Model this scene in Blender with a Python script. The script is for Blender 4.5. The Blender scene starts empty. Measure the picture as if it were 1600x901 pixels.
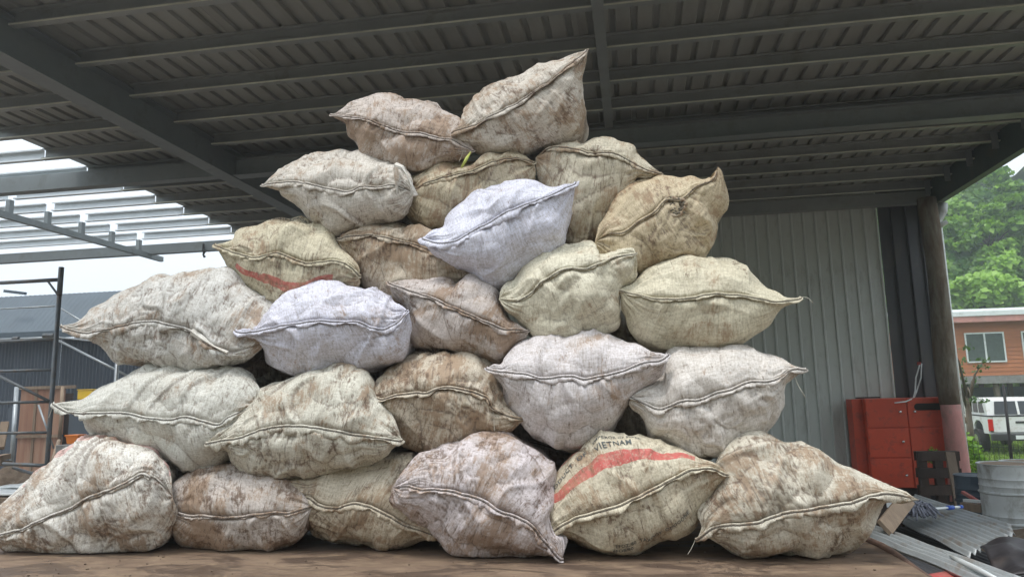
import bpy, bmesh, math, random
import numpy as np
from mathutils import Vector, Matrix, noise as mnoise
random.seed(7); RNG = np.random.RandomState(11)
S = bpy.context.scene
C = S.collection
R_ = math.radians

# ------------------------------------------------------------------ camera
F_PX = 1110.0
YAW, PITCH, ROLL = R_(9.5), R_(8.6), R_(1.3)
EYE = np.array([0, 0, 2.0])
_fh = np.array([-math.sin(YAW), math.cos(YAW), 0]); _r0 = np.array([math.cos(YAW), math.sin(YAW), 0])
CF = _fh*math.cos(PITCH) + np.array([0, 0, 1.0])*math.sin(PITCH)
_u0 = np.cross(_r0, CF)
CR = _r0*math.cos(ROLL) - _u0*math.sin(ROLL)
CU = _r0*math.sin(ROLL) + _u0*math.cos(ROLL)
cd = bpy.data.cameras.new('camera'); cam = bpy.data.objects.new('camera', cd); C.objects.link(cam)
cd.sensor_width = 36; cd.lens = F_PX/1600*36; cd.clip_start = .05; cd.clip_end = 2000
cam.matrix_world = Matrix(((CR[0], CU[0], -CF[0], EYE[0]), (CR[1], CU[1], -CF[1], EYE[1]), (CR[2], CU[2], -CF[2], EYE[2]), (0, 0, 0, 1)))
S.camera = cam

def ray(x, y): return CF*F_PX + CR*(x-800) - CU*(y-450.5)
def hy(x, y, Y):
    d = ray(x, y); return EYE + d*(Y/d[1])
def hz(x, y, Z):
    d = ray(x, y); return EYE + d*((Z-2.0)/d[2])

# ------------------------------------------------------------------ sky, sun, exposure
W = bpy.data.worlds.new('World'); S.world = W; W.use_nodes = True
nt = W.node_tree; nt.nodes.clear()
wo = nt.nodes.new('ShaderNodeOutputWorld'); bg = nt.nodes.new('ShaderNodeBackground')
sky = nt.nodes.new('ShaderNodeTexSky'); sky.sky_type = 'NISHITA'; sky.sun_disc = False
SUN_EL, SUN_ROT = R_(70), R_(205)
sky.sun_elevation = SUN_EL; sky.sun_rotation = SUN_ROT; sky.dust_density = 3; sky.air_density = 1; sky.ozone_density = 1.5
mx = nt.nodes.new('ShaderNodeMixRGB'); mx.inputs[0].default_value = .78
mx.inputs[2].default_value = (9.9, 10.7, 11.2, 1)          # overcast cloud deck
# overcast deck is brighter overhead than near the horizon (standard overcast sky)
tcw = nt.nodes.new('ShaderNodeTexCoord'); sx = nt.nodes.new('ShaderNodeSeparateXYZ'); nt.links.new(tcw.outputs['Generated'], sx.inputs[0])
zr = nt.nodes.new('ShaderNodeMapRange'); zr.inputs['From Min'].default_value = 0; zr.inputs['From Max'].default_value = 1; zr.inputs['To Min'].default_value = 0; zr.inputs['To Max'].default_value = 1
nt.links.new(sx.outputs[2], zr.inputs['Value'])
cm = nt.nodes.new('ShaderNodeMixRGB'); cm.inputs[1].default_value = (8.8, 9.7, 10.3, 1); cm.inputs[2].default_value = (15.5, 16.3, 17.0, 1)
nt.links.new(zr.outputs[0], cm.inputs[0]); nt.links.new(cm.outputs[0], mx.inputs[2])
nt.links.new(sky.outputs[0], mx.inputs[1]); nt.links.new(mx.outputs[0], bg.inputs[0])
bg.inputs[1].default_value = .10
nt.links.new(bg.outputs[0], wo.inputs[0])
sd = bpy.data.lights.new('sun', 'SUN'); sd.energy = 1.5; sd.angle = R_(14); sd.color = (1, .965, .91)
sun = bpy.data.objects.new('sun', sd); C.objects.link(sun)
# direction towards the sun: behind the camera, a little to the right
_sv = Vector((math.sin(SUN_ROT)*math.cos(SUN_EL), math.cos(SUN_ROT)*math.cos(SUN_EL), math.sin(SUN_EL)))
sun.rotation_euler = _sv.to_track_quat('Z', 'Y').to_euler()
S.view_settings.view_transform = 'Standard'; S.view_settings.look = 'None'
S.view_settings.exposure = 0.47; S.view_settings.gamma = 1
S.render.engine = 'CYCLES'
S.cycles.max_bounces = 8; S.cycles.volume_bounces = 1

# ------------------------------------------------------------------ material helpers
def nmat(name):
    m = bpy.data.materials.new(name); m.use_nodes = True
    return m, m.node_tree.nodes, m.node_tree.links, m.node_tree.nodes['Principled BSDF']
def N(ns, t, **k):
    n = ns.new(t)
    for a, b in k.items():
        if a.startswith('i_'):
            n.inputs[int(a[2:]) if a[2:].isdigit() else a[2:]].default_value = b
        else: setattr(n, a, b)
    return n
def noise_n(ns, ls, vec, scale, detail=6, rough=.6, dist=0):
    n = ns.new('ShaderNodeTexNoise'); n.inputs['Scale'].default_value = scale; n.inputs['Detail'].default_value = detail
    n.inputs['Roughness'].default_value = rough; n.inputs['Distortion'].default_value = dist
    if vec is not None: ls.new(vec, n.inputs['Vector'])
    return n.outputs['Fac']
def ramp(ns, ls, fac, a, b, ca=(0, 0, 0, 1), cb=(1, 1, 1, 1)):
    r = ns.new('ShaderNodeValToRGB'); r.color_ramp.elements[0].position = a; r.color_ramp.elements[1].position = b
    r.color_ramp.elements[0].color = ca; r.color_ramp.elements[1].color = cb
    ls.new(fac, r.inputs[0]); return r.outputs[0]
def mixc(ns, ls, fac, a, b, mode='MIX'):
    m = ns.new('ShaderNodeMixRGB'); m.blend_type = mode
    for s, v in ((0, fac), (1, a), (2, b)):
        if isinstance(v, (int, float)): m.inputs[s].default_value = v
        elif isinstance(v, tuple): m.inputs[s].default_value = v if len(v) == 4 else (*v, 1)
        else: ls.new(v, m.inputs[s])
    return m.outputs[0]
def math_n(ns, ls, op, a, b=0, c=0):
    m = ns.new('ShaderNodeMath'); m.operation = op
    for i, v in enumerate((a, b, c)):
        if isinstance(v, (int, float)): m.inputs[i].default_value = v
        else: ls.new(v, m.inputs[i])
    return m.outputs[0]
def bump(ns, ls, h, strength, dist, bs):
    b = ns.new('ShaderNodeBump'); b.inputs['Strength'].default_value = strength; b.inputs['Distance'].default_value = dist
    ls.new(h, b.inputs['Height']); ls.new(b.outputs[0], bs.inputs['Normal']); return b
def scaled(ns, ls, vec, s):
    m = ns.new('ShaderNodeMapping'); m.inputs['Scale'].default_value = s; ls.new(vec, m.inputs[0]); return m.outputs[0]

def simple(name, col, rough=.6, metal=0, var=.25, vscale=4, dirt=None, dirt_amt=.5, dscale=3, stretch=(1, 1, 1), bmp=.2, bscale=40, per_object=.0, spec=.5):
    """procedural surface: base colour with grain, dirt patches, fine relief and a small shift per object"""
    m, ns, ls, bs = nmat(name)
    tc = ns.new('ShaderNodeTexCoord').outputs['Object']
    v = scaled(ns, ls, tc, stretch)
    n1 = noise_n(ns, ls, v, vscale, 6, .6)
    lo = tuple(c*(1-var) for c in col); hi = tuple(min(1, c*(1+var)) for c in col)
    c = mixc(ns, ls, ramp(ns, ls, n1, .3, .7), (*lo, 1), (*hi, 1))
    if per_object:
        oi = ns.new('ShaderNodeObjectInfo')
        h = N(ns, 'ShaderNodeHueSaturation'); ls.new(c, h.inputs['Color'])
        ls.new(math_n(ns, ls, 'MULTIPLY_ADD', oi.outputs['Random'], per_object*2, 1-per_object), h.inputs['Value']); c = h.outputs[0]
    if dirt:
        n2 = noise_n(ns, ls, v, dscale, 8, .7, .3)
        c = mixc(ns, ls, ramp(ns, ls, n2, .62-.3*dirt_amt, .78-.2*dirt_amt), c, (*dirt, 1))
    ls.new(c, bs.inputs['Base Color'])
    bs.inputs['Roughness'].default_value = rough; bs.inputs['Metallic'].default_value = metal
    bs.inputs['Specular IOR Level'].default_value = spec
    if bmp:
        n3 = noise_n(ns, ls, v, bscale, 6, .65); bump(ns, ls, n3, bmp, .01, bs)
    return m

# ------------------------------------------------------------------ object helpers
def wloc(o):
    p = np.zeros(3)
    while o is not None: p = p + np.array(o.location); o = o.parent
    return p
def thing(name, label, cat, loc=(0, 0, 0), group=None):
    o = bpy.data.objects.new(name, None); C.objects.link(o); o.location = [float(a) for a in loc]
    o.empty_display_size = .1
    o['label'] = label; o['category'] = cat
    if group: o['group'] = group
    return o
class G:
    def __init__(s): s.v = []; s.f = []; s.mi = []
    def add(s, vs, fs):
        b = len(s.v); s.v += [tuple(float(c) for c in p) for p in vs]; s.f += [tuple(i+b for i in f) for f in fs]; return s
    def box(s, x0, x1, y0, y1, z0, z1):
        return s.add([(x0, y0, z0), (x1, y0, z0), (x1, y1, z0), (x0, y1, z0), (x0, y0, z1), (x1, y0, z1), (x1, y1, z1), (x0, y1, z1)],
              [(0, 3, 2, 1), (4, 5, 6, 7), (0, 1, 5, 4), (1, 2, 6, 5), (2, 3, 7, 6), (3, 0, 4, 7)])
    def obox(s, p, q, w, h, up=(0, 0, 1)):
        """box bar from p to q, width w, height h"""
        p, q = np.array(p, float), np.array(q, float); t = (q-p)/np.linalg.norm(q-p); up = np.array(up, float)
        a = np.cross(t, up); a /= np.linalg.norm(a); b = np.cross(a, t); vs = []
        for e in (p, q):
            for sa, sb in ((-1, -1), (1, -1), (1, 1), (-1, 1)): vs.append(e+a*w/2*sa+b*h/2*sb)
        return s.add(vs, [(3, 2, 1, 0), (4, 5, 6, 7), (0, 1, 5, 4), (1, 2, 6, 5), (2, 3, 7, 6), (3, 0, 4, 7)])
    def tube(s, pts, r, n=10, cap=True):
        pts = [np.array(p, float) for p in pts]; rs = r if hasattr(r, '__len__') else [r]*len(pts)
        vs = []; up = None
        for i, p in enumerate(pts):
            t = pts[min(i+1, len(pts)-1)]-pts[max(i-1, 0)]; t = t/(np.linalg.norm(t)+1e-9)
            if up is None: up = np.array([0, 0, 1.]) if abs(t[2]) < .9 else np.array([1., 0, 0])
            a = np.cross(t, up); a /= np.linalg.norm(a)+1e-9; b = np.cross(a, t); up = b
            for k in range(n):
                g = 2*math.pi*k/n; vs.append(p+rs[i]*(a*math.cos(g)+b*math.sin(g)))
        fs = []
        for i in range(len(pts)-1):
            for k in range(n):
                k2 = (k+1) % n; fs.append((i*n+k, i*n+k2, (i+1)*n+k2, (i+1)*n+k))
        if cap: fs += [tuple(range(n-1, -1, -1)), tuple((len(pts)-1)*n+k for k in range(n))]
        return s.add(vs, fs)
    def prism(s, poly, axis, a, b):
        """closed 2-D polygon extruded along axis ('x','y','z') from a to b"""
        def P(u, v, w): return {'x': (w, u, v), 'y': (u, w, v), 'z': (u, v, w)}[axis]
        n = len(poly); vs = [P(u, v, a) for u, v in poly]+[P(u, v, b) for u, v in poly]
        fs = [(i, (i+1) % n, n+(i+1) % n, n+i) for i in range(n)]+[tuple(range(n-1, -1, -1)), tuple(range(n, 2*n))]
        return s.add(vs, fs)
    def lathe(s, prof, c, n=32):
        vs = []; 
        for r, z in prof:
            for k in range(n):
                g = 2*math.pi*k/n; vs.append((c[0]+r*math.cos(g), c[1]+r*math.sin(g), c[2]+z))
        fs = [(i*n+k, i*n+(k+1) % n, (i+1)*n+(k+1) % n, (i+1)*n+k) for i in range(len(prof)-1) for k in range(n)]
        fs += [tuple(range(n-1, -1, -1)), tuple((len(prof)-1)*n+k for k in range(n))]
        return s.add(vs, fs)
    def grid(s, P):
        nu, nv = P.shape[:2]
        return s.add(P.reshape(-1, 3), [(i*nv+j, i*nv+j+1, (i+1)*nv+j+1, (i+1)*nv+j) for i in range(nu-1) for j in range(nv-1)])
    def sheet(s, P, th):
        """grid with real thickness th (downwards)"""
        nu, nv = P.shape[:2]; n = nu*nv
        Q = P.copy(); Q[..., 2] -= th; b = len(s.v)
        s.grid(P); s.grid(Q)
        e = [(i, 0) for i in range(nu)]+[(nu-1, j) for j in range(1, nv)]+[(i, nv-1) for i in range(nu-2, -1, -1)]+[(0, j) for j in range(nv-2, -1, -1)]
        ids = [i*nv+j for i, j in e]
        for k in range(len(ids)-1): s.f.append((b+ids[k], b+ids[k+1], b+n+ids[k+1], b+n+ids[k]))
        return s
def obj(name, g, m, parent=None, smooth=False, label=None, bevel=0):
    me = bpy.data.meshes.new(name); off = wloc(parent) if parent is not None else np.zeros(3)
    me.from_pydata([tuple(np.array(v)-off) for v in g.v], [], g.f)
    me.materials.append(m)
    if smooth: me.polygons.foreach_set('use_smooth', [True]*len(me.polygons))
    bm = bmesh.new(); bm.from_mesh(me); bmesh.ops.recalc_face_normals(bm, faces=bm.faces)
    if bevel: bmesh.ops.bevel(bm, geom=[e for e in bm.edges], offset=bevel, segments=2, affect='EDGES', profile=.6)
    bm.to_mesh(me); bm.free()
    o = bpy.data.objects.new(name, me); C.objects.link(o)
    if parent is not None: o.parent = parent
    if label: o['label'] = label
    return o
def tagd(o, label, cat, group=None):
    o['label'] = label; o['category'] = cat
    if group: o['group'] = group
    return o
def struct(o): o['kind'] = 'structure'; return o
def copy_part(o, parent, loc):
    c = o.copy(); C.objects.link(c); c.parent = parent; c.location = loc; return c
def auto_smooth(o, ang=35):
    me = o.data; me.polygons.foreach_set('use_smooth', [True]*len(me.polygons))
    bm = bmesh.new(); bm.from_mesh(me)
    for e in bm.edges:
        if len(e.link_faces) == 2 and e.calc_face_angle(0) > R_(ang): e.smooth = False
    bm.to_mesh(me); bm.free(); return o

# ------------------------------------------------------------------ numpy noise
_perm = RNG.permutation(256); _perm = np.concatenate([_perm]*3)
_gr = RNG.normal(size=(256, 3)); _gr /= np.linalg.norm(_gr, axis=1)[:, None]
def perlin(p):
    i = np.floor(p).astype(int); f = p-i; i &= 255; w = f*f*f*(f*(f*6-15)+10)
    out = 0
    for dx in (0, 1):
        wx = w[..., 0] if dx else 1-w[..., 0]
        for dy in (0, 1):
            wy = w[..., 1] if dy else 1-w[..., 1]
            for dz in (0, 1):
                wz = w[..., 2] if dz else 1-w[..., 2]
                h = _perm[_perm[_perm[(i[..., 0]+dx) & 255]+((i[..., 1]+dy) & 255)]+((i[..., 2]+dz) & 255)]
                g = _gr[h]
                out = out + wx*wy*wz*(g[..., 0]*(f[..., 0]-dx)+g[..., 1]*(f[..., 1]-dy)+g[..., 2]*(f[..., 2]-dz))
    return out*1.6
def ridged(p): return 1-np.abs(perlin(p))*2
def worley2(p, seed):
    """distances to nearest two feature points of a jittered lattice"""
    i = np.floor(p).astype(int); f1 = np.full(p.shape[:-1], 9.); f2 = f1.copy()
    for dx in (-1, 0, 1):
        for dy in (-1, 0, 1):
            for dz in (-1, 0, 1):
                c = i+np.array([dx, dy, dz])
                h = _perm[_perm[_perm[(c[..., 0]+seed) & 255]+(c[..., 1] & 255)]+(c[..., 2] & 255)]
                q = c+.5+_gr[h]*.38
                d = np.linalg.norm(p-q, axis=-1)
                n1 = np.minimum(f1, d); f2 = np.minimum(f2, np.maximum(f1, d)); f1 = n1
    return f1, f2
def smooth(a, b, x):
    t = np.clip((x-a)/(b-a), 0, 1); return t*t*(3-2*t)
# ------------------------------------------------------------------ materials
def cloth_material(name, bands=(), fade=1):
    """dirty woven polypropylene; colour comes from the object's colour, its alpha is how dirty it is.
    bands: (v0, half width, u0, u1) red printed stripes in (along seam, around) coordinates"""
    m, ns, ls, bs = nmat(name)
    oi = ns.new('ShaderNodeObjectInfo'); tcn = ns.new('ShaderNodeTexCoord'); ob = tcn.outputs['Object']
    add = N(ns, 'ShaderNodeVectorMath', operation='ADD'); ls.new(ob, add.inputs[0])
    cmb = N(ns, 'ShaderNodeCombineXYZ'); r40 = math_n(ns, ls, 'MULTIPLY', oi.outputs['Random'], 40.0)
    for i in range(3): ls.new(r40, cmb.inputs[i])
    ls.new(cmb.outputs[0], add.inputs[1]); P = add.outputs[0]
    uv = N(ns, 'ShaderNodeUVMap', uv_map='cloth').outputs[0]
    at = N(ns, 'ShaderNodeAttribute', attribute_name='crease').outputs['Fac']
    # weave: threads both ways
    wa = noise_n(ns, ls, scaled(ns, ls, uv, (125, 20, 1)), 1, 3, .6)
    wb = noise_n(ns, ls, scaled(ns, ls, uv, (20, 125, 1)), 1, 3, .6)
    weave = math_n(ns, ls, 'MULTIPLY', math_n(ns, ls, 'ADD', wa, wb), .5)
    base = mixc(ns, ls, ramp(ns, ls, weave, .36, .64, (.66, .645, .62, 1), (1.14, 1.14, 1.14, 1)), oi.outputs['Color'], oi.outputs['Color'])
    base = mixc(ns, ls, 1.0, oi.outputs['Color'], ramp(ns, ls, weave, .38, .56, (.72, .70, .67, 1), (1, 1, 1, 1)), 'MULTIPLY')
    spk = noise_n(ns, ls, P, 120, 2, .6); base = mixc(ns, ls, 1.0, base, ramp(ns, ls, spk, .36, .56, (.80, .78, .75, 1), (1.0, 1.0, 1.0, 1)), 'MULTIPLY')
    if bands:
        buv = N(ns, 'ShaderNodeSeparateXYZ'); ls.new(N(ns, 'ShaderNodeUVMap', uv_map='band').outputs[0], buv.inputs[0])
        wob = math_n(ns, ls, 'MULTIPLY_ADD', noise_n(ns, ls, P, 9, 3), .10, -.05)
        vv = math_n(ns, ls, 'ADD', buv.outputs[1], wob)
        worn = ramp(ns, ls, noise_n(ns, ls, P, 45, 6, .75), .33, .5)
        for (v0, hw, ua, ub, lift) in bands:
            v0n = math_n(ns, ls, 'MULTIPLY_ADD', math_n(ns, ls, 'MAXIMUM', math_n(ns, ls, 'SUBTRACT', .2, buv.outputs[0]), 0), lift, v0)
            d = math_n(ns, ls, 'ABSOLUTE', math_n(ns, ls, 'SUBTRACT', vv, v0n))
            f = math_n(ns, ls, 'LESS_THAN', d, hw)
            f = math_n(ns, ls, 'MULTIPLY', f, math_n(ns, ls, 'GREATER_THAN', buv.outputs[0], ua))
            f = math_n(ns, ls, 'MULTIPLY', f, math_n(ns, ls, 'LESS_THAN', buv.outputs[0], ub))
            f = math_n(ns, ls, 'MULTIPLY', f, math_n(ns, ls, 'MULTIPLY_ADD', worn, .6*fade, .35*fade))
            base = mixc(ns, ls, f, base, (.52, .075, .07, 1))
    dl = oi.outputs['Alpha']
    n1 = noise_n(ns, ls, P, 3.2, 9, .68, .4); n3b = noise_n(ns, ls, P, 7, 5, .65)
    # broad tan film
    f1 = math_n(ns, ls, 'SUBTRACT', n1, math_n(ns, ls, 'MULTIPLY_ADD', dl, -.30, .62)); f1 = ramp(ns, ls, f1, -.05, .18)
    base = mixc(ns, ls, math_n(ns, ls, 'MULTIPLY', f1, .40), base, (.34, .26, .175, 1))
    # crisp mud flakes and smears
    n5 = noise_n(ns, ls, scaled(ns, ls, uv, (30, 11, 1)), 1, 10, .86, .3)
    s5 = math_n(ns, ls, 'ADD', math_n(ns, ls, 'MULTIPLY', n5, .5), math_n(ns, ls, 'MULTIPLY', n1, .5))
    f5 = ramp(ns, ls, math_n(ns, ls, 'SUBTRACT', s5, math_n(ns, ls, 'MULTIPLY_ADD', dl, -.15, .60)), 0, .035)
    base = mixc(ns, ls, math_n(ns, ls, 'MULTIPLY', f5, .62), base, (.27, .16, .085, 1))
    n6 = noise_n(ns, ls, P, 30, 10, .86); s6 = math_n(ns, ls, 'ADD', math_n(ns, ls, 'MULTIPLY', n6, .6), math_n(ns, ls, 'MULTIPLY', n3b, .4))
    f6 = ramp(ns, ls, math_n(ns, ls, 'SUBTRACT', s6, math_n(ns, ls, 'MULTIPLY_ADD', dl, -.12, .625)), 0, .025)
    base = mixc(ns, ls, math_n(ns, ls, 'MULTIPLY', f6, .75), base, (.13, .07, .04, 1))
    # scuffs drawn along the cloth
    n4 = noise_n(ns, ls, scaled(ns, ls, uv, (70, 16, 1)), 1, 7, .8, .2)
    f4 = ramp(ns, ls, math_n(ns, ls, 'SUBTRACT', math_n(ns, ls, 'ADD', n4, math_n(ns, ls, 'MULTIPLY', n3b, .35)), math_n(ns, ls, 'MULTIPLY_ADD', dl, -.13, .82)), 0, .04)
    base = mixc(ns, ls, math_n(ns, ls, 'MULTIPLY', f4, .7), base, (.13, .085, .055, 1))
    # fine fold lines worn dark
    wv = N(ns, 'ShaderNodeTexNoise'); wv.inputs['Scale'].default_value = 6; wv.inputs['Detail'].default_value = 3; ls.new(P, wv.inputs['Vector'])
    wd = N(ns, 'ShaderNodeVectorMath', operation='MULTIPLY_ADD'); ls.new(wv.outputs['Color'], wd.inputs[0]); wd.inputs[1].default_value = (.28, .28, .28); ls.new(P, wd.inputs[2])
    vo = N(ns, 'ShaderNodeTexVoronoi', feature='DISTANCE_TO_EDGE'); vo.inputs['Scale'].default_value = 7.5; ls.new(wd.outputs[0], vo.inputs['Vector'])
    msk = ramp(ns, ls, noise_n(ns, ls, P, 5, 3, .5), .53, .64)
    line = math_n(ns, ls, 'MULTIPLY', ramp(ns, ls, vo.outputs['Distance'], .008, .035, (1, 1, 1, 1), (0, 0, 0, 1)), msk)
    base = mixc(ns, ls, math_n(ns, ls, 'MULTIPLY', line, math_n(ns, ls, 'MULTIPLY_ADD', dl, .30, .0)), base, (.16, .11, .075, 1))
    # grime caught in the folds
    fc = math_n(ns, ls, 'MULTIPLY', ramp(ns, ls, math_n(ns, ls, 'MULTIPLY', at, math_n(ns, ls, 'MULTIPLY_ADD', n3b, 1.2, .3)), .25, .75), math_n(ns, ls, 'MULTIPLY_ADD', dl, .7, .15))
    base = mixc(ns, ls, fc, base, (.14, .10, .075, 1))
    ls.new(base, bs.inputs['Base Color'])
    bs.inputs['Roughness'].default_value = .62; bs.inputs['Specular IOR Level'].default_value = .35
    cr = noise_n(ns, ls, P, 30, 6, .62, .1)
    h = math_n(ns, ls, 'ADD', math_n(ns, ls, 'MULTIPLY', weave, .22), math_n(ns, ls, 'MULTIPLY', cr, .22)); h = math_n(ns, ls, 'ADD', h, math_n(ns, ls, 'MULTIPLY', noise_n(ns, ls, scaled(ns, ls, uv, (34, 7, 1)), 1, 5, .6, .6), .55)); h = math_n(ns, ls, 'SUBTRACT', h, math_n(ns, ls, 'MULTIPLY', line, .08))
    bump(ns, ls, h, .55, .012, bs)
    return m
M = {}
M['cloth'] = cloth_material('woven_sack_cloth')
M['thread'] = simple('sewing_thread', (.07, .055, .045), .9, bmp=0)
M['lightthread'] = simple('loose_thread', (.5, .47, .4), .9, bmp=0)
M['ink'] = simple('printed_ink', (.09, .10, .10), .8, var=.5, vscale=60, bmp=0)
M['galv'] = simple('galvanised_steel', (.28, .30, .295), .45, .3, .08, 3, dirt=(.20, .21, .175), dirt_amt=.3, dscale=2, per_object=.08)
M['galvskylit'] = simple('skylit_galvanised_steel', (.66, .70, .72), .4, .2, .08, 3)  # galvanised steel of the open left purlins, skylight put into a paler base
M['roofsheet'] = simple('roof_sheet_underside', (.29, .30, .28), .5, .2, .07, 2, dirt=(.20, .205, .175), dirt_amt=.4, dscale=1.2, stretch=(1, .25, 1), per_object=.1)
M['beam'] = simple('painted_steel_beam', (.21, .235, .24), .5, .2, .08, 3, dirt=(.17, .18, .17), dirt_amt=.3, per_object=.05)
M['darkbeam'] = simple('dark_green_beam', (.06, .085, .075), .5, .1, .2, 3, dirt=(.10, .09, .06), dirt_amt=.3)
M['wallsheet'] = simple('pale_wall_sheet', (.55, .585, .56), .5, .1, .05, .8, dirt=(.42, .44, .41), dirt_amt=.3, dscale=9, stretch=(1, 1, .3), per_object=.03, bmp=.02)
M['darksheet'] = simple('charcoal_wall_sheet', (.085, .088, .095), .42, .1, .15, 1.5, dirt=(.13, .12, .11), dirt_amt=.3, stretch=(1, 1, .3), per_object=.1, bmp=.06)
M['pole'] = simple('weathered_timber_pole', (.10, .075, .05), .9, 0, .45, 5, dirt=(.20, .19, .15), dirt_amt=.6, dscale=6, stretch=(1, 1, .25), bmp=.6, bscale=25)
M['pinkpaint'] = simple('faded_pink_paint', (.46, .22, .20), .8, 0, .15, 6, dirt=(.25, .18, .15), dirt_amt=.5, dscale=5, stretch=(1, 1, .4), bmp=.4, bscale=30)
M['pvc'] = simple('white_pvc', (.66, .70, .67), .45, 0, .06, 5, dirt=(.4, .42, .36), dirt_amt=.4)
M['red'] = simple('red_cabinet_paint', (.54, .068, .028), .42, 0, .10, 3, dirt=(.22, .05, .035), dirt_amt=.35, dscale=6, per_object=.07, bmp=.05)
M['black'] = simple('black_void', (.012, .011, .011), .8, bmp=0)
M['chrome'] = simple('dull_chrome', (.6, .6, .58), .25, 1, bmp=0)
M['palletwood'] = simple('dark_pallet_wood', (.045, .032, .025), .9, 0, .4, 6, stretch=(1, 1, .2), per_object=.25, bmp=.5)
M['plank'] = simple('raw_plank', (.27, .20, .14), .85, 0, .25, 8, dirt=(.12, .085, .06), dirt_amt=.45, stretch=(1, 1, .12), bmp=.4, bscale=60)
M['ply'] = simple('brown_plywood', (.30, .155, .10), .8, 0, .25, 5, dirt=(.36, .25, .18), dirt_amt=.5, dscale=2.5, stretch=(2, 1, .2), per_object=.1)
M['deck'] = None
M['corr'] = simple('corrugated_iron', (.44, .47, .48), .42, .2, .12, 4, dirt=(.30, .24, .19), dirt_amt=.35, dscale=5, bmp=.1)
M['rust'] = simple('rusty_edge', (.11, .065, .045), .9, 0, .4, 20)
M['drumgrey'] = simple('grey_drum_paint', (.52, .55, .55), .5, .1, .12, 4, dirt=(.22, .21, .18), dirt_amt=.45, dscale=6, stretch=(1, 1, .5))
M['darkblue'] = simple('dark_blue_plastic', (.035, .06, .085), .5, 0, .2)
M['tarp'] = simple('dark_tarpaulin', (.035, .032, .036), .5, 0, .3, 5, dirt=(.08, .06, .05), dirt_amt=.4, bmp=.4, bscale=14)
M['redcloth'] = simple('red_cloth', (.45, .075, .07), .85, 0, .3, 8, dirt=(.3, .2, .16), dirt_amt=.5, bmp=.5, bscale=40)
M['mop'] = simple('grey_mop_yarn', (.17, .18, .22), .95, 0, .4, 30)
M['blue'] = simple('blue_plastic', (.02, .09, .45), .4, 0, .15)
M['oldplank'] = simple('weathered_grey_plank', (.15, .115, .085), .9, 0, .25, 8, stretch=(1, 1, .12), bmp=.4)
M['whitepl'] = simple('white_plastic', (.72, .75, .75), .5, 0, .08, dirt=(.5, .5, .46), dirt_amt=.4)
M['yellow'] = simple('yellow_plastic', (.80, .52, .03), .45, 0, .12, per_object=.05)
M['orange'] = simple('orange_plastic', (.78, .22, .03), .5, 0, .12)
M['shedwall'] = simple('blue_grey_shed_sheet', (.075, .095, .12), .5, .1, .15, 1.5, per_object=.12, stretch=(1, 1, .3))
M['shedroof'] = simple('blue_grey_shed_roof', (.060, .085, .105), .5, .1, .12, 1, per_object=.05)
M['scaff'] = simple('scaffold_tube_steel', (.13, .145, .155), .5, .5, .3, 6, dirt=(.17, .13, .10), dirt_amt=.4, dscale=8)
M['scafflight'] = simple('galvanised_tube', (.38, .41, .43), .4, .6, .2, 6)
M['concrete'] = simple('grey_concrete', (.24, .24, .235), .9, 0, .2, 6, dirt=(.15, .13, .11), dirt_amt=.5, bmp=.5)
M['soil'] = simple('brown_soil', (.12, .085, .058), .95, 0, .35, 9, dirt=(.17, .14, .10), dirt_amt=.5, dscale=14, bmp=.9, bscale=25)
M['board'] = simple('orange_brown_weatherboard', (.42, .155, .065), .7, 0, .14, 3, stretch=(.3, 1, 3), per_object=.08, dirt=(.32, .12, .055), dirt_amt=.4)
M['fasciapink'] = simple('pink_fascia', (.52, .25, .22), .7, 0, .1, dirt=(.3, .2, .17), dirt_amt=.4)
M['whitemetal'] = simple('white_metal', (.70, .74, .74), .45, .1, .06, dirt=(.45, .46, .42), dirt_amt=.3)
M['screen'] = simple('insect_screen', (.075, .10, .09), .55, .1, .2, 8, bmp=.1)
M['carwhite'] = simple('white_car_paint', (.72, .73, .72), .25, 0, .03, 2, dirt=(.42, .36, .28), dirt_amt=.3, dscale=3, bmp=0)
M['carglass'] = simple('dark_car_glass', (.03, .035, .04), .08, 0, .1, bmp=0)
M['tyre'] = simple('tyre_rubber', (.02, .02, .02), .85, 0, .2)
M['lamp'] = simple('red_lamp_lens', (.55, .02, .015), .2, 0, .1, bmp=0)
M['bumper'] = simple('dark_bumper', (.03, .03, .032), .6, 0, .2, bmp=0)
M['bark'] = simple('tree_bark', (.11, .09, .065), .95, 0, .4, 8, stretch=(1, 1, .2), bmp=.8, bscale=20)
M['wire'] = simple('dark_wire', (.05, .05, .05), .6, .5, .1, bmp=0)
def leaf_mat(name, a, b, trans=.3):
    m, ns, ls, bs = nmat(name)
    at = N(ns, 'ShaderNodeAttribute', attribute_name='tint').outputs['Fac']
    c = mixc(ns, ls, at, (*a, 1), (*b, 1)); ls.new(c, bs.inputs['Base Color'])
    bs.inputs['Roughness'].default_value = .45
    tr = ns.new('ShaderNodeBsdfTranslucent'); ls.new(mixc(ns, ls, .5, c, (b[0]*1.6, b[1]*1.6, b[2]*.8, 1)), tr.inputs[0])
    mxs = ns.new('ShaderNodeMixShader'); mxs.inputs[0].default_value = trans
    out = [n for n in ns if n.type == 'OUTPUT_MATERIAL'][0]
    ls.new(bs.outputs[0], mxs.inputs[1]); ls.new(tr.outputs[0], mxs.inputs[2]); ls.new(mxs.outputs[0], out.inputs[0])
    return m
M['vine'] = leaf_mat('vine_leaves', (.03, .11, .018), (.26, .46, .05), .35)
M['darkleaf'] = leaf_mat('dark_tree_leaves', (.025, .07, .02), (.09, .17, .045))
M['stalk'] = simple('yellow_green_stalk', (.42, .46, .10), .6, 0, .15, bmp=0)
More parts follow.
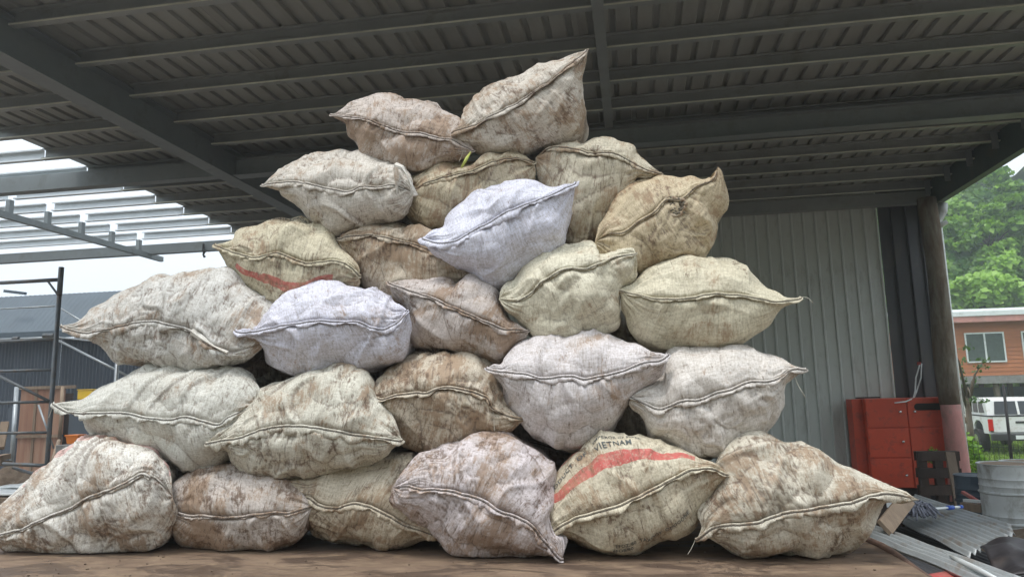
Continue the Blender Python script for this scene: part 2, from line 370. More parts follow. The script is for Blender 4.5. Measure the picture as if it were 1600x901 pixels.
M['liplight'] = simple('painted_lip_highlight', (.62, .63, .55), .4, .1, .25, 2, bmp=0)  # glancing highlight along the purlin lips, put into a pale colour
M['grass'] = leaf_mat('grass_blades', (.07, .15, .02), (.24, .34, .06), .35)
# ------------------------------------------------------------------ open shed: roof, purlins, beams, back wall
RZ = 5.4
shed = thing('open_shed', 'open-sided steel shed roof with purlins over the yard', 'shed', (0, 8, 0))
def rib_profile(x0, n, pitch, h, up=1, t=.003):
    """trapezoid rib sheet section: list of (x, z) upper line then thickness below"""
    a = []
    for k in range(n):
        x = x0+k*pitch; a += [(x, 0), (x+pitch*.60, 0), (x+pitch*.60+.012, h*up), (x+pitch*.60+.058, h*up), (x+pitch*.60+.070, 0)]
    a.append((x0+n*pitch+.035, 0))
    return a+[(x, z-t) for x, z in reversed(a)]
YR0, YR1 = 3.95, 12.92
g = G().prism([(x, z+RZ) for x, z in rib_profile(-7.6, 4, .2, .032)], 'y', YR0, YR1)
base = obj('roof_sheet', g, M['roofsheet'], shed)
for k in range(1, 16):
    copy_part(base, shed, (k*.8, (k % 2)*.006, (k % 2)*.0035))
# C purlins, mouth towards the yard
cpoly = lambda y: [(y, 5.245), (y+.070, 5.245), (y+.070, 5.392), (y, 5.392), (y, 5.372), (y+.006, 5.372), (y+.006, 5.386), (y+.064, 5.386), (y+.064, 5.251), (y+.006, 5.251), (y+.006, 5.267), (y, 5.267)]
for k in range(12):
    y = 4.15+.75*k
    for (x0, x1) in ((-5.16, 5.02), (-7.62, -5.44), (-9.52, -7.64), (-15.5, -9.68)):
        if x0 < -8 and y < 6: continue
        pu = obj('purlin', G().prism(cpoly(y), 'x', x0, x1), M['galv'] if x0 > -8 else M['galvskylit'], shed)
        if x0 > -8: obj('lip_highlight', G().box(x0+.004, x1-.004, y-.003, y-.0005, 5.243, 5.259), M['liplight'], pu)  # thin strip added over the lip as a painted highlight line
        if x0 == -5.16:
            obj('purlin_cleat', G().box(4.90, 4.985, y-.012, y+.0, 5.14, 5.39), M['beam'], shed)
def ibeam_x(x, y0, y1, z0, z1, w=.16, t=.014):
    g = G(); g.box(x-w/2, x+w/2, y0, y1, z0, z0+t); g.box(x-w/2, x+w/2, y0, y1, z1-t, z1); g.box(x-.006, x+.006, y0, y1, z0+t, z1-t); return g
obj('rafter', ibeam_x(-5.3, YR0, 12.6, 5.0, 5.38, .22), M['beam'], shed)
obj('rafter', G().box(5.03, 5.15, YR0, 12.95, 4.98, 5.42), M['darkbeam'], shed)
obj('rafter', G().box(-9.64, -9.56, 5.5, 13.15, 4.93, 5.03), M['beam'], shed)
for k in range(12):
    y = 4.15+.75*k
    if y > 5.5: obj('rafter_cleat', G().box(-9.635, -9.565, y-.01, y+.075, 5.032, 5.24), M['beam'], shed)
obj('bracing_strip', G().box(-.205, -.105, YR0+.2, 12.3, 5.228, 5.24), M['galv'], shed)
# cross girder under the purlins
g = G(); g.box(-5.16, 4.98, 8.42, 8.60, 5.0, 5.014); g.box(-5.16, 4.98, 8.42, 8.60, 5.226, 5.24); g.box(-5.16, 4.98, 8.50, 8.515, 5.014, 5.226)
obj('cross_girder', g, M['beam'], shed)
obj('cross_girder', G().box(-15.5, -5.44, 8.45, 8.6, 5.02, 5.24), M['beam'], shed)
obj('eave_beam', G().box(-5.18, 5.02, 12.52, 12.66, 5.03, 5.24), M['galv'], shed)
obj('eave_beam', G().box(-15.5, -5.42, 12.66, 12.80, 5.0, 5.19), M['beam'], shed)
# strap hanging from the eave on the left
p = hy(318, 381, 12.62); g = G(); g.tube([p, p+[0, 0, -.12], p+[.03, 0, -.16], p+[.01, -.01, -.22], p+[.04, 0, -.27]], [.022, .024, .03, .018, .026], 7)
obj('hanging_strap', g, M['wire'], shed)
# rafters' support posts
post = thing('timber_post', 'round dark timber post painted pink at its foot, right of the cabinet', 'post', (4.80, 12.1, 0))
zs = np.linspace(1.72, 5.0, 16); g = G()
g.tube([(4.80+.012*math.sin(z*2.1), 12.1+.01*math.sin(z*1.3), z) for z in zs], [.158+.008*math.sin(z*3)-.005*z for z in zs], 22); obj('pole', g, M['pole'], post, smooth=True)
zs = np.linspace(0, 1.72, 10); g = G(); g.tube([(4.80+.012*math.sin(z*2.1), 12.1, z) for z in zs], [.153+.008*math.sin(z*3)-.004*z for z in zs], 22); obj('painted_base', g, M['pinkpaint'], post, smooth=True)
dp = thing('downpipe', 'thin white downpipe with a grey elbow beside the timber post', 'downpipe', (5.12, 12.45, 0))
g = G(); g.tube([(5.09, 12.45, 4.62), (5.09, 12.45, .05)], .030, 14); obj('pipe', g, M['pvc'], dp, smooth=True)
g = G(); pts = [hy(1473, 318, 12.3), hy(1472, 330, 12.3), hy(1465, 345, 12.35), hy(1462, 356, 12.15), np.array([5.055, 12.1, 4.60])]; g.tube(pts, [.075, .078, .065, .05, .036], 14); obj('elbow', g, M['drumgrey'], dp, smooth=True)
gt = obj('gutter', G().prism([(5.17, 5.14), (5.30, 5.14), (5.30, 5.26), (5.287, 5.26), (5.287, 5.153), (5.183, 5.153), (5.183, 5.26), (5.17, 5.26)], 'y', 4.2, 12.9), M['darkbeam'], shed)
# back wall: ribbed sheets standing
wall = thing('ribbed_wall', 'pale grey ribbed metal wall at the back of the shed', 'wall', (0, 12.8, 0))
def wall_prof(x0, n, pitch=.2, h=.028, t=.003):
    a = []
    for k in range(n):
        x = x0+k*pitch; a += [(x, 0), (x+pitch-.045, 0), (x+pitch-.034, -h), (x+pitch-.011, -h)]
    a.append((x0+n*pitch, 0)); return a+[(x, y+t) for x, y in reversed(a)]
g = G().prism([(x, 12.84+y) for x, y in wall_prof(3.47, 4)], 'z', .0, 5.39); w0 = obj('wall_sheet', g, M['wallsheet'], wall)
for k in range(1, 13): copy_part(w0, wall, (-.8*k, -(k % 2)*.004, 0))
g = G().prism([(x, 12.83+y) for x, y in wall_prof(4.272, 2, .235, .05)], 'z', 0, 5.39)
obj('dark_wall_sheet', g, M['darksheet'], wall, label='charcoal ribbed sheet at the right end of the wall')
obj('dark_wall_sheet', G().prism([(x, 12.82+y) for x, y in wall_prof(4.745, 2, .205, .05)], 'z', 0, 5.39), M['darksheet'], wall)
obj('wall_girt', G().box(-6.7, 5.15, 12.87, 12.93, 2.6, 2.7), M['galv'], wall)
# cable loop on the wall
a = hy(1437, 570, 12.5); b = hy(1425, 626, 12.3); c = hy(1400, 628, 12.3); d = hy(1440, 572, 12.5)
cb = thing('cable', 'white cable looping down the dark sheet onto the red cabinet', 'cable', a)
obj('cord', G().tube([a, hy(1431, 590, 12.45), hy(1430, 610, 12.4), hy(1427, 622, 12.35), hy(1415, 627, 12.2), hy(1398, 629, 12.15)], .011, 7), M['whitepl'], cb, smooth=True)
obj('cord', G().tube([a+[.03, 0, .02], hy(1439, 590, 12.45), hy(1432, 612, 12.4), hy(1427, 624, 12.35)], .011, 7), M['whitepl'], cb, smooth=True)
obj('socket', G().tube([a+[0, .02, 0], a+[0, .02, .05]], .03, 8), M['redcloth'], cb)

# red cabinet of six lockers
cab = thing('red_cabinet', 'red metal cabinet of six lockers against the ribbed wall', 'cabinet', (4.2, 12.3, .42))
X0, X1, Z0, Z1, YF_ = 3.62, 4.86, .44, 1.83, 12.33
obj('cabinet_body', G().box(X0, X1, YF_, 12.78, Z0, Z1), M['red'], cab, bevel=.008)
obj('plinth', G().box(X0+.03, X1-.03, YF_+.06, 12.7, .0, Z0-.003), M['black'], cab)
obj('filler_strip', G().box(X0-.16, X0-.004, YF_+.10, 12.74, Z0, Z1-.005), M['red'], cab, label='darker side panel')
cw = (X1-X0)/2; chh = (Z1-Z0)/3
for i in range(2):
    for j in range(3):
        x0, z0 = X0+i*cw+.012, Z0+j*chh+.012; x1, z1 = X0+(i+1)*cw-.012, Z0+(j+1)*chh-.012
        dr = obj('locker_door', G().box(x0, x1, YF_-.024, YF_-.003, z0, z1), M['red'], cab, bevel=.004)
        kx = x1-.10 if i == 0 else x0+.09
        if i == 1 and j == 1: kx = x0+.55
        kz = (z0+z1)/2-.0+(.02 if j else -.03)
        g = G(); g.tube([(kx, YF_-.026, kz), (kx, YF_-.05, kz)], [.012, .012], 10); g.lathe([(.018, 0), (.024, .01), (.022, .03), (.01, .04)], (kx, YF_-.055, kz-.02), 12); obj('knob', g, M['chrome'], dr, smooth=True)
        if i == 1 and j == 2:
            r = .055; cxa, cxb, cz = x0+.15, x1-.13, z1-.13
            pl = [(cxb+r*math.cos(t), cz+r*math.sin(t)) for t in np.linspace(-math.pi/2, math.pi/2, 9)]+[(cxa+r*math.cos(t), cz+r*math.sin(t)) for t in np.linspace(math.pi/2, 3*math.pi/2, 9)]
            obj('slot', G().prism(pl, 'y', YF_-.029, YF_-.0245), M['black'], dr)
tagd(obj('metal_rod', G().obox((3.55, 12.5, 1.845), (3.95, 12.6, 1.845), .02, .02), M['black']), 'thin black rod lying on top of the red cabinet', 'rod')
# ------------------------------------------------------------------ left: far shed, scaffold, clutter
fs_ = thing('blue_grey_shed', 'dark blue-grey corrugated shed beyond the scaffold', 'shed', (-12, 17, 0))
LX0, LX1 = -24.0, -6.5
# roof sheets sloping up and away, lower wall of narrow corrugation
def corr_prof(x0, w, pitch, h, t=.002, n=8):
    N_ = int(round(w/pitch*n)); a = [(x0+w*k/N_, h*math.sin(2*math.pi*k/n)) for k in range(N_+1)]
    return a+[(x, z+t) for x, z in reversed(a)]
for k in range(9):
    x0 = LX0+k*1.95
    g = G(); pr = corr_prof(x0, 1.95, .15, .005, n=4)
    vs = [(x, 15.6, 3.85+z) for x, z in pr]+[(x, 16.6, 4.98+z) for x, z in pr]; n = len(pr)
    g.add(vs, [(i, (i+1) % n, n+(i+1) % n, n+i) for i in range(n)]+[tuple(range(n-1, -1, -1)), tuple(range(n, 2*n))])
    obj('roof_sheet', g, M['shedroof'], fs_)
obj('fascia', G().box(LX0, LX1, 15.54, 15.60, 3.70, 3.87), M['shedroof'], fs_)
pr = [(x, 16.0+y) for x, y in corr_prof(0, 1.20, .10, .018, n=6)]
w = None
for k in range(14):
    g = G().prism([(x+LX0+k*1.2, y) for x, y in pr], 'z', 0, 3.72) if w is None else None
    if w is None: w = obj('wall_sheet', g, M['shedwall'], fs_); w0 = w
    else: copy_part(w0, fs_, (k*1.2, -(k % 2)*.006, 0))
obj('ridge_cap', G().obox((-15.9, 15.7, 4.97), (-15.3, 15.7, 4.88), .1, .07), M['shedroof'], fs_)
obj('side_post', G().box(LX1-.1, LX1, 15.62, 15.75, 0, 3.7), M['shedwall'], fs_)

def tubes(name, label, cat, segs, m, loc):
    t = thing(name, label, cat, loc, None)
    return t
sc = thing('scaffold_frame', 'steel scaffold frame with ladder rungs beside the left end of the pile', 'scaffold', (-6.92, 7.6, 0))
SX, SY = -6.92, 7.6
obj('standard', G().tube([(SX, SY, .0), (SX, SY, 3.35)], .026, 14), M['scaff'], sc, smooth=True)
obj('standard', G().tube([(SX-1.25, SY, .0), (SX-1.25, SY, 3.35)], .026, 14), M['scaff'], sc, smooth=True)
obj('spigot', G().tube([(SX, SY, 3.35), (SX, SY, 3.70)], .031, 14), M['scaff'], sc, smooth=True)
for px in (437, 530, 577, 627, 675):
    z = hy(88, px, SY)[2]; r = .024 if px == 437 else .017
    obj('rung', G().tube([(SX-1.25, SY, z), (SX-.024, SY, z)], r, 12), M['scaff'], sc, smooth=True)
z = hy(88, 437, SY)[2]
obj('corner_brace', G().tube([(SX-.17, SY, z-.02), (SX-.02, SY, z-.19)], .013, 8), M['scaff'], sc, smooth=True)
a, b = hy(-20, 578, SY-.05), hy(76, 626, SY-.05); obj('diagonal_brace', G().tube([a, b], .017, 10), M['scaff'], sc, smooth=True)
a, b = hy(5, 724, SY-.05), hy(72, 727, SY-.05); obj('ledger', G().tube([a, b], .022, 10), M['scaff'], sc, smooth=True)
a, b = hy(20, 730, SY), hy(72, 746, SY); obj('diagonal_brace', G().tube([a, b], .018, 10), M['scaff'], sc, smooth=True)
sc2 = thing('scaffold_frame', 'paler galvanised scaffold with crossing braces behind the nearer frame', 'scaffold', (-8.5, 9.6, 0))
Y2 = 9.6
for a, b, r in (((-30, 484), (86, 478), .012), ((-30, 531), (92, 527), .018), ((92, 480), (150, 515), .012), ((92, 527), (200, 538), .013), ((92, 532), (225, 600), .017), ((60, 632), (84, 700), .014), ((-10, 531), (-60, 590), .014)):
    obj('brace', G().tube([hy(*a, Y2), hy(*b, Y2)], r, 10), M['scafflight'], sc2, smooth=True)
x = hy(183, 570, Y2)[0]; obj('standard', G().tube([(x, Y2, 0), (x, Y2, hy(183, 540, Y2)[2])], .03, 12), M['scafflight'], sc2, smooth=True)
x = hy(-40, 570, Y2)[0]; obj('standard', G().tube([(x, Y2, 0), (x, Y2, 3.4)], .03, 12), M['scafflight'], sc2, smooth=True)
for px, py in ((25, 529), (72, 524), (80, 524)):
    p = hy(px, py, Y2-.02); obj('coupler', G().tube([p-[.05, 0, 0], p+[.05, 0, 0]], .034, 8), M['scaff'], sc2)
# leaning poles and boards
YD = 13.6
def panel(name, label, cat, px0, px1, py0, py1, Y, m, th=.03):
    a, b, c = hy(px0, py1, Y), hy(px1, py0, Y+.4), None
    t = thing(name, label, cat, (a[0], Y, 0)); return t, a, b
t, a, b = panel('wooden_door', 'brown plywood door leaning on the shed behind the scaffold', 'door', 30, 100, 607, 690, YD, None)
xa, xb = hy(31, 640, YD)[0], hy(99, 640, YD)[0]; zt, zb = hy(60, 608, YD)[2], 0.02; xm = xa+(xb-xa)*.36
zm = hy(60, 681, YD)[2]
for (p, q) in ((xa, xm-.01), (xm+.01, xb)):
    for (z0, z1) in ((zb, zm-.03), (zm+.03, zt)): obj('door_panel', G().box(p, q, YD, YD+.03, z0, z1), M['ply'], t)
obj('batten', G().box(xm-.03, xm+.03, YD-.02, YD-.002, zb, zt), M['plank'], t); obj('batten', G().box(xa, xb, YD-.045, YD-.022, zm-.03, zm+.03), M['plank'], t)
obj('top_rail', G().box(xa-.02, xb+.25, YD-.04, YD+.03, zt+.003, zt+.07), M['plank'], t)
tagd(obj('plywood_sheet', G().box(hy(99, 640, 13.9)[0]+.03, hy(112, 640, 13.9)[0], 13.9, 13.93, 0.01, hy(105, 614, 13.9)[2]), M['palletwood']), 'dark plywood strip standing right of the brown door', 'board')
tagd(obj('metal_pole', G().tube([hy(26, 605, 11), hy(18, 725, 10.6)], .035, 10), M['scafflight'], smooth=True), 'pale metal pole leaning against the shed, left of the brown door', 'pole')
tagd(obj('timber_stick', G().tube([hy(98, 604, 11.4), hy(93, 690, 11.1)], .03, 8), M['plank'], smooth=True), 'upright pale stick in front of the brown door', 'stick')
tagd(obj('timber_stick', G().tube([hy(92, 688, 11), hy(75, 742, 10)], .03, 8), M['plank'], smooth=True), 'slanting pale stick below the upright stick, near the orange bucket', 'stick')
tagd(obj('dark_post', G().box(hy(21, 650, 14.4)[0]-.15, hy(21, 650, 14.4)[0]+.12, 14.4, 14.6, 0, 2.0), M['shedwall']), 'dark upright post left of the brown door', 'post')
# concrete block ledge
lg = thing('concrete_ledge', 'grey concrete block ledge with rubble on it, right of the brown door', 'ledge', (hy(115, 700, 9.5)[0], 9.6, 0))
xa, xb, zt = hy(86, 700, 9.5)[0], hy(200, 700, 9.5)[0], hy(110, 694, 9.5)[2]
nb = 4; bw = (xb-xa)/nb
for r in range(4):
    for k in range(nb): obj('block', G().box(xa+k*bw+.006, xa+(k+1)*bw-.006, 9.5+.006*(k % 2), 9.9, r*zt/4+.004, (r+1)*zt/4-.006), M['concrete'], lg, bevel=.008)
rs = random.Random(5)
def rock(p, r, m, name, parent):
    bm = bmesh.new(); bmesh.ops.create_icosphere(bm, subdivisions=2, radius=r)
    for v in bm.verts:
        v.co *= 1+.35*mnoise.noise(v.co*6/r*.25+Vector((p[0]*9, p[1], p[2]))); v.co.z *= .6
        v.co += Vector([float(c) for c in p])-Vector([float(c) for c in wloc(parent)])
    me = bpy.data.meshes.new(name); bm.to_mesh(me); bm.free(); me.materials.append(m); o = bpy.data.objects.new(name, me); C.objects.link(o); o.parent = parent; return o
for px, py in ((126, 689), (133, 687), (140, 690), (146, 686), (130, 692), (152, 689)): rock(hy(px, py, 9.55), .055+.03*rs.random(), M['plank'] if px % 2 else M['soil'], 'stone', lg)
# containers
yc = thing('yellow_container', 'bright yellow plastic container above the left ear of the pale sack', 'container', hy(137, 625, 13))
a, b = hy(126, 624, 13), hy(150, 609, 13); obj('bin', G().box(a[0], b[0], 12.9, 13.15, a[2], b[2]), M['yellow'], yc, bevel=.02); obj('lid', G().box(a[0]-.01, b[0]+.01, 12.89, 13.16, b[2]+.002, b[2]+.02), M['yellow'], yc, bevel=.006)
tagd(obj('crate_stand', G().box(a[0]-.15, b[0]+.5, 12.9, 13.5, 0, a[2]-.003), M['shedwall']), 'dark block under the yellow container', 'stand')
oc = thing('orange_bucket', 'orange plastic tub sitting on the concrete ledge', 'tub', hy(111, 694, 9.7))
a, b = hy(101, 693.5, 9.62), hy(122, 680, 9.62); cx = (a[0]+b[0])/2; wr = (b[0]-a[0])/2; hh = b[2]-a[2]
g = G(); vs = []
for z, s_ in ((0, .82), (hh, 1)):
    for sx, sy in ((-1, -1), (1, -1), (1, 1), (-1, 1)): vs.append((cx+sx*wr*s_, 9.7+sy*.08*s_, a[2]+z))
g.add(vs, [(3, 2, 1, 0), (4, 5, 6, 7), (0, 1, 5, 4), (1, 2, 6, 5), (2, 3, 7, 6), (3, 0, 4, 7)]); obj('tub', g, M['orange'], oc, bevel=.012)
obj('rim', G().box(cx-wr*1.06, cx+wr*1.06, 9.7-.09, 9.7+.09, a[2]+hh-.01, a[2]+hh+.012), M['orange'], oc, bevel=.005)
# low table with white sheets, lumber, red cloth
tb = thing('trestle', 'low timber trestle at the left edge carrying white sheets', 'trestle', (hy(0, 780, 5.6)[0], 5.7, 0))
a = hy(-60, 778, 5.5); b = hy(42, 776, 5.5); zt = b[2]
obj('top_board', G().box(a[0], b[0], 5.45, 6.4, zt-.04, zt-.005), M['plank'], tb, bevel=.004)
for x in (a[0]+.06, b[0]-.1):
    for y in (5.5, 6.3): obj('leg', G().box(x-.03, x+.03, y, y+.06, 0, zt-.043), M['plank'], tb)
for k, (dx, dy, w_, col) in enumerate(((0, 0, .52, 0), (-.06, .28, .50, 0), (.05, .52, .40, 0))):
    g = G(); nx = 14; P = np.zeros((nx, 8, 3))
    for i in range(nx):
        for j in range(8): P[i, j] = (b[0]-.04-w_*i/(nx-1)+dx, 5.5+dy+.34*j/7, zt+.032+.022*k)
    P[..., 2] += perlin(P*6+k)*.012; g.sheet(P, .02)
    tagd(obj('white_sheet', g, M['whitepl'], smooth=True), ('white sheet at the front edge of the low trestle', 'white sheet in the middle of the low trestle stack', 'white sheet at the far side of the low trestle')[k], 'sheet', 'white sheets on the trestle')
def drape(name, label, cat, px, Y, m, seed, rough=.05, back=.35):
    """crumpled cloth lying over a heap: outline in px at distance Y"""
    pts = np.array([hy(a_, b_, Y) for a_, b_ in px]); x0, x1 = pts[:, 0].min(), pts[:, 0].max(); o = np.argsort(pts[:, 0]); nx, ny = 36, 16; P = np.zeros((nx, ny, 3))
    for i in range(nx):
        x = x0+(x1-x0)*i/(nx-1); zt = np.interp(x, pts[o, 0], pts[o, 2])
        for j in range(ny):
            v = j/(ny-1); P[i, j] = (x, Y+back*(v-.3), .02+(zt-.02)*math.sin(min(1, v*1.25)*math.pi/2)**.7*(1 if v < .8 else 1-.6*(v-.8)/.2))
    P += np.stack([perlin(P*5+seed), perlin(P*5+seed+9), perlin(P*6+seed+19)], -1)*rough; P[..., 2] = np.maximum(P[..., 2], .01)
    g = G(); g.sheet(P, .006); return tagd(obj(name, g, m, smooth=True), label, cat)
drape('red_cloth', 'faded red cloth heaped behind the skewed sack at the left', 'cloth', ((12, 800), (25, 775), (40, 762), (55, 755), (66, 765)), 5.2, M['redcloth'], 3, .04)
drape('red_cloth', 'crumpled red cloth below the concrete ledge behind the skewed sack', 'cloth', ((74, 738), (84, 722), (95, 714), (108, 706), (125, 704), (140, 712)), 6.0, M['redcloth'], 13, .04)
for k, (p0, p1) in enumerate((((-5, 722), (14, 724)), ((-6, 716), (12, 712)), ((0, 700), (8, 660)))):
    tagd(obj('timber_offcut', G().obox(hy(*p0, 8.6+.2*k), hy(*p1, 8.8+.2*k), .10, .07), M['plank']), ('lowest pale timber offcut at the left edge', 'second timber offcut at the left edge, lying just above the lowest', 'upright timber offcut at the left edge')[k], 'timber', 'timber offcuts by the scaffold')
drape('timber_heap', 'brown heap of scrap wood under the scaffold at left', 'scrap heap', ((-40, 735), (-20, 728), (0, 738), (10, 742), (28, 752), (50, 765)), 9.3, M['soil'], 23, .08, 1.0)
# ------------------------------------------------------------------ flatbed deck
DECK_Z = 1.2
def deck_mat():
    m, ns, ls, bs = nmat('worn_deck'); tc = ns.new('ShaderNodeTexCoord').outputs['Object']
    v = scaled(ns, ls, tc, (1, 2.2, 1)); a = noise_n(ns, ls, v, 4.5, 8, .65, 1.2); b = noise_n(ns, ls, scaled(ns, ls, tc, (3, 30, 1)), 2, 6, .6, .3)
    c = mixc(ns, ls, ramp(ns, ls, a, .35, .65), (.105, .066, .042, 1), (.27, .195, .125, 1))
    c = mixc(ns, ls, ramp(ns, ls, b, .4, .7), c, (.20, .135, .095, 1))
    w = ramp(ns, ls, noise_n(ns, ls, v, 2.2, 9, .7, .8), .49, .56)
    c = mixc(ns, ls, math_n(ns, ls, 'MULTIPLY', w, .75), c, (.075, .052, .04, 1))
    ls.new(c, bs.inputs['Base Color']); ls.new(math_n(ns, ls, 'MULTIPLY_ADD', w, -.3, .75), bs.inputs['Roughness'])
    bump(ns, ls, math_n(ns, ls, 'ADD', a, math_n(ns, ls, 'MULTIPLY', b, .5)), .5, .01, bs); return m
M['deck'] = deck_mat()
fb = thing('flatbed', 'worn brown flatbed deck carrying the pile of sacks', 'flatbed', (-1, 4, 0))
XL, XR, YN, YF = -4.1, 1.20, 2.75, 6.2
nx, ny = 90, 46; P = np.zeros((nx, ny, 3))
for i in range(nx):
    for j in range(ny):
        x = XL+(XR-XL)*i/(nx-1); y = YN+(YF-YN)*j/(ny-1)
        # rounded, battered right-hand corner
        if i == nx-1: x += -.10*smooth(3.9, 4.8, y)
        P[i, j] = (x, y, DECK_Z)
P[..., 2] += perlin(P*np.array([2, 5, 1]))*.004
gg = G(); gg.sheet(P, .05); obj('deck_surface', gg, M['deck'], fb, smooth=False)
gg = G(); rim = [(XR+.012-.10*smooth(3.9, 4.8, y), y, DECK_Z-.012+.012*math.sin(y*5)) for y in np.linspace(YN, YF, 30)]
gg.tube(rim, .022, 8); obj('edge_rail', gg, M['rust'], fb, smooth=True)
gg = G().box(XL, XR-.12, YN+.02, YF-.1, 1.02, 1.145); obj('side_beam', gg, M['darkbeam'], fb)
for x in (-2.6, .6):
    for y in (3.3, 5.0):
        gg = G(); gg.prism([(y+.40*math.cos(a), .40+.40*math.sin(a)) for a in np.linspace(0, 2*math.pi, 28, endpoint=False)], 'x', x-.12, x+.12); obj('wheel', gg, M['tyre'], fb)
gg = G().box(-2.8, .8, 3.2, 5.2, .55, 1.015); obj('chassis', gg, M['darkbeam'], fb)

# ------------------------------------------------------------------ ground
def ground_mat():
    m, ns, ls, bs = nmat('yard_ground'); tc = ns.new('ShaderNodeTexCoord').outputs['Object']
    a = noise_n(ns, ls, tc, 1.3, 9, .65, .4); b = noise_n(ns, ls, tc, 22, 6, .7)
    c = mixc(ns, ls, ramp(ns, ls, a, .35, .65), (.15, .115, .085, 1), (.25, .215, .175, 1))
    c = mixc(ns, ls, math_n(ns, ls, 'MULTIPLY', ramp(ns, ls, b, .45, .7), .5), c, (.09, .07, .05, 1))
    ls.new(c, bs.inputs['Base Color']); bs.inputs['Roughness'].default_value = .9; bump(ns, ls, b, .6, .02, bs); return m
def lawn_mat():
    m, ns, ls, bs = nmat('lawn_soil'); tc = ns.new('ShaderNodeTexCoord').outputs['Object']
    a = noise_n(ns, ls, tc, 1.1, 8, .65); b = noise_n(ns, ls, tc, 30, 5, .7)
    c = mixc(ns, ls, ramp(ns, ls, a, .3, .7), (.07, .13, .025, 1), (.17, .24, .045, 1))
    c = mixc(ns, ls, math_n(ns, ls, 'MULTIPLY', ramp(ns, ls, b, .5, .7), .4), c, (.10, .085, .04, 1))
    ls.new(c, bs.inputs['Base Color']); bs.inputs['Roughness'].default_value = .9; bump(ns, ls, b, .8, .05, bs); return m
struct(obj('ground', G().add([(-160, -60, 0), (160, -60, 0), (160, 200, 0), (-160, 200, 0)], [(0, 1, 2, 3)]), ground_mat()))
LM = lawn_mat()
struct(obj('lawn', G().add([(5.3, 13.2, .006), (60, 10.5, .006), (60, 70, .006), (5.3, 70, .006)], [(0, 1, 2, 3)]), LM))
# grass tufts on the lawn
def blades(n, area, h, name, m, kindlab=None, zf=lambda x, y: .006):
    rs = np.random.RandomState(n); vs = []; fs = []; tint = []
    x0, x1, y0, y1 = area
    X = rs.uniform(x0, x1, n); Y = y0+(y1-y0)*rs.rand(n)**1.5; A = rs.uniform(0, math.pi, n); H = h*rs.uniform(.5, 1.4, n); T = rs.rand(n); LXY = rs.uniform(-.5, .5, (n, 2))
    Wd = .012+.0011*Y
    for k in range(n):
        dx, dy = math.cos(A[k])*Wd[k], math.sin(A[k])*Wd[k]; z = zf(X[k], Y[k]); b = len(vs)
        vs += [(X[k]-dx, Y[k]-dy, z), (X[k]+dx, Y[k]+dy, z), (X[k]+LXY[k, 0]*H[k], Y[k]+LXY[k, 1]*H[k], z+H[k])]; fs.append((b, b+1, b+2)); tint += [T[k]*.7, T[k]*.7, T[k]]
    me = bpy.data.meshes.new(name); me.from_pydata(vs, [], fs); a = me.attributes.new('tint', 'FLOAT', 'POINT'); a.data.foreach_set('value', tint); me.materials.append(m)
    o = bpy.data.objects.new(name, me); C.objects.link(o); return o
gr = blades(60000, (5.5, 19, 13.4, 34), .07, 'grass', M['grass']); gr['kind'] = 'stuff'; gr['label'] = 'yellow-green mown grass behind the wire fence'; gr['category'] = 'grass'
# crumbs of husk and soil on the deck
rs = np.random.RandomState(21); bm = bmesh.new()
for k in range(320):
    x, y = rs.uniform(-3.2, 1.1), 2.95+rs.rand()**1.3*1.3; r = .002+.006*rs.rand()**4
    b0 = bmesh.ops.create_icosphere(bm, subdivisions=1, radius=r)
    for v in b0['verts']: v.co.x *= rs.uniform(.7, 1.8); v.co.z *= .6; v.co += Vector((x, y, DECK_Z+.004))
me = bpy.data.meshes.new('crumbs'); bm.to_mesh(me); bm.free(); me.materials.append(M['soil']); o = bpy.data.objects.new('crumbs', me); C.objects.link(o)
o['kind'] = 'stuff'; o['label'] = 'crumbs of husk and soil strewn on the deck'; o['category'] = 'crumbs'
# ------------------------------------------------------------------ right: pallet, drums, iron sheets, mop, fence, truck, house, hill
pl = thing('pallet', 'dark wooden pallet standing against the red cabinet and post', 'pallet', (4.5, 11.2, 0))
YP = 11.2
xa, xb = hy(1436, 745, YP)[0], hy(1498, 745, YP)[0]; zt = hy(1466, 704, YP)[2]
for k in range(3):
    x = xa+(xb-xa-.10)*k/2; obj('bearer', G().box(x, x+.11, YP-.05, YP+.04, .02, zt), M['palletwood'], pl, bevel=.004)
nb = 5; H = zt-.02; bh = H/nb*.62
for k in range(nb): z = .02+H*k/(nb-1)-(.0 if k == 0 else bh*k/(nb-1)); obj('deck_board', G().box(xa-.02, xb+.02, YP-.072, YP-.052, z, z+bh), M['palletwood'], pl, bevel=.003)
for k in range(nb): z = .02+H*k/(nb-1)-(.0 if k == 0 else bh*k/(nb-1)); obj('deck_board', G().box(xa-.02, xb+.02, YP+.042, YP+.06, z, z+bh), M['palletwood'], pl, bevel=.003)
for (pa, pb, Y, w_, lab) in (((1484, 706), (1500, 792), 10.9, .12, 'grey-brown plank leaning on the right side of the dark pallet'),):
    tagd(obj('plank', G().obox(hy(*pa, Y), hy(*pb, Y-.25), w_, .035, (0, 1, .2)), M['oldplank'], bevel=.004), lab, 'plank')
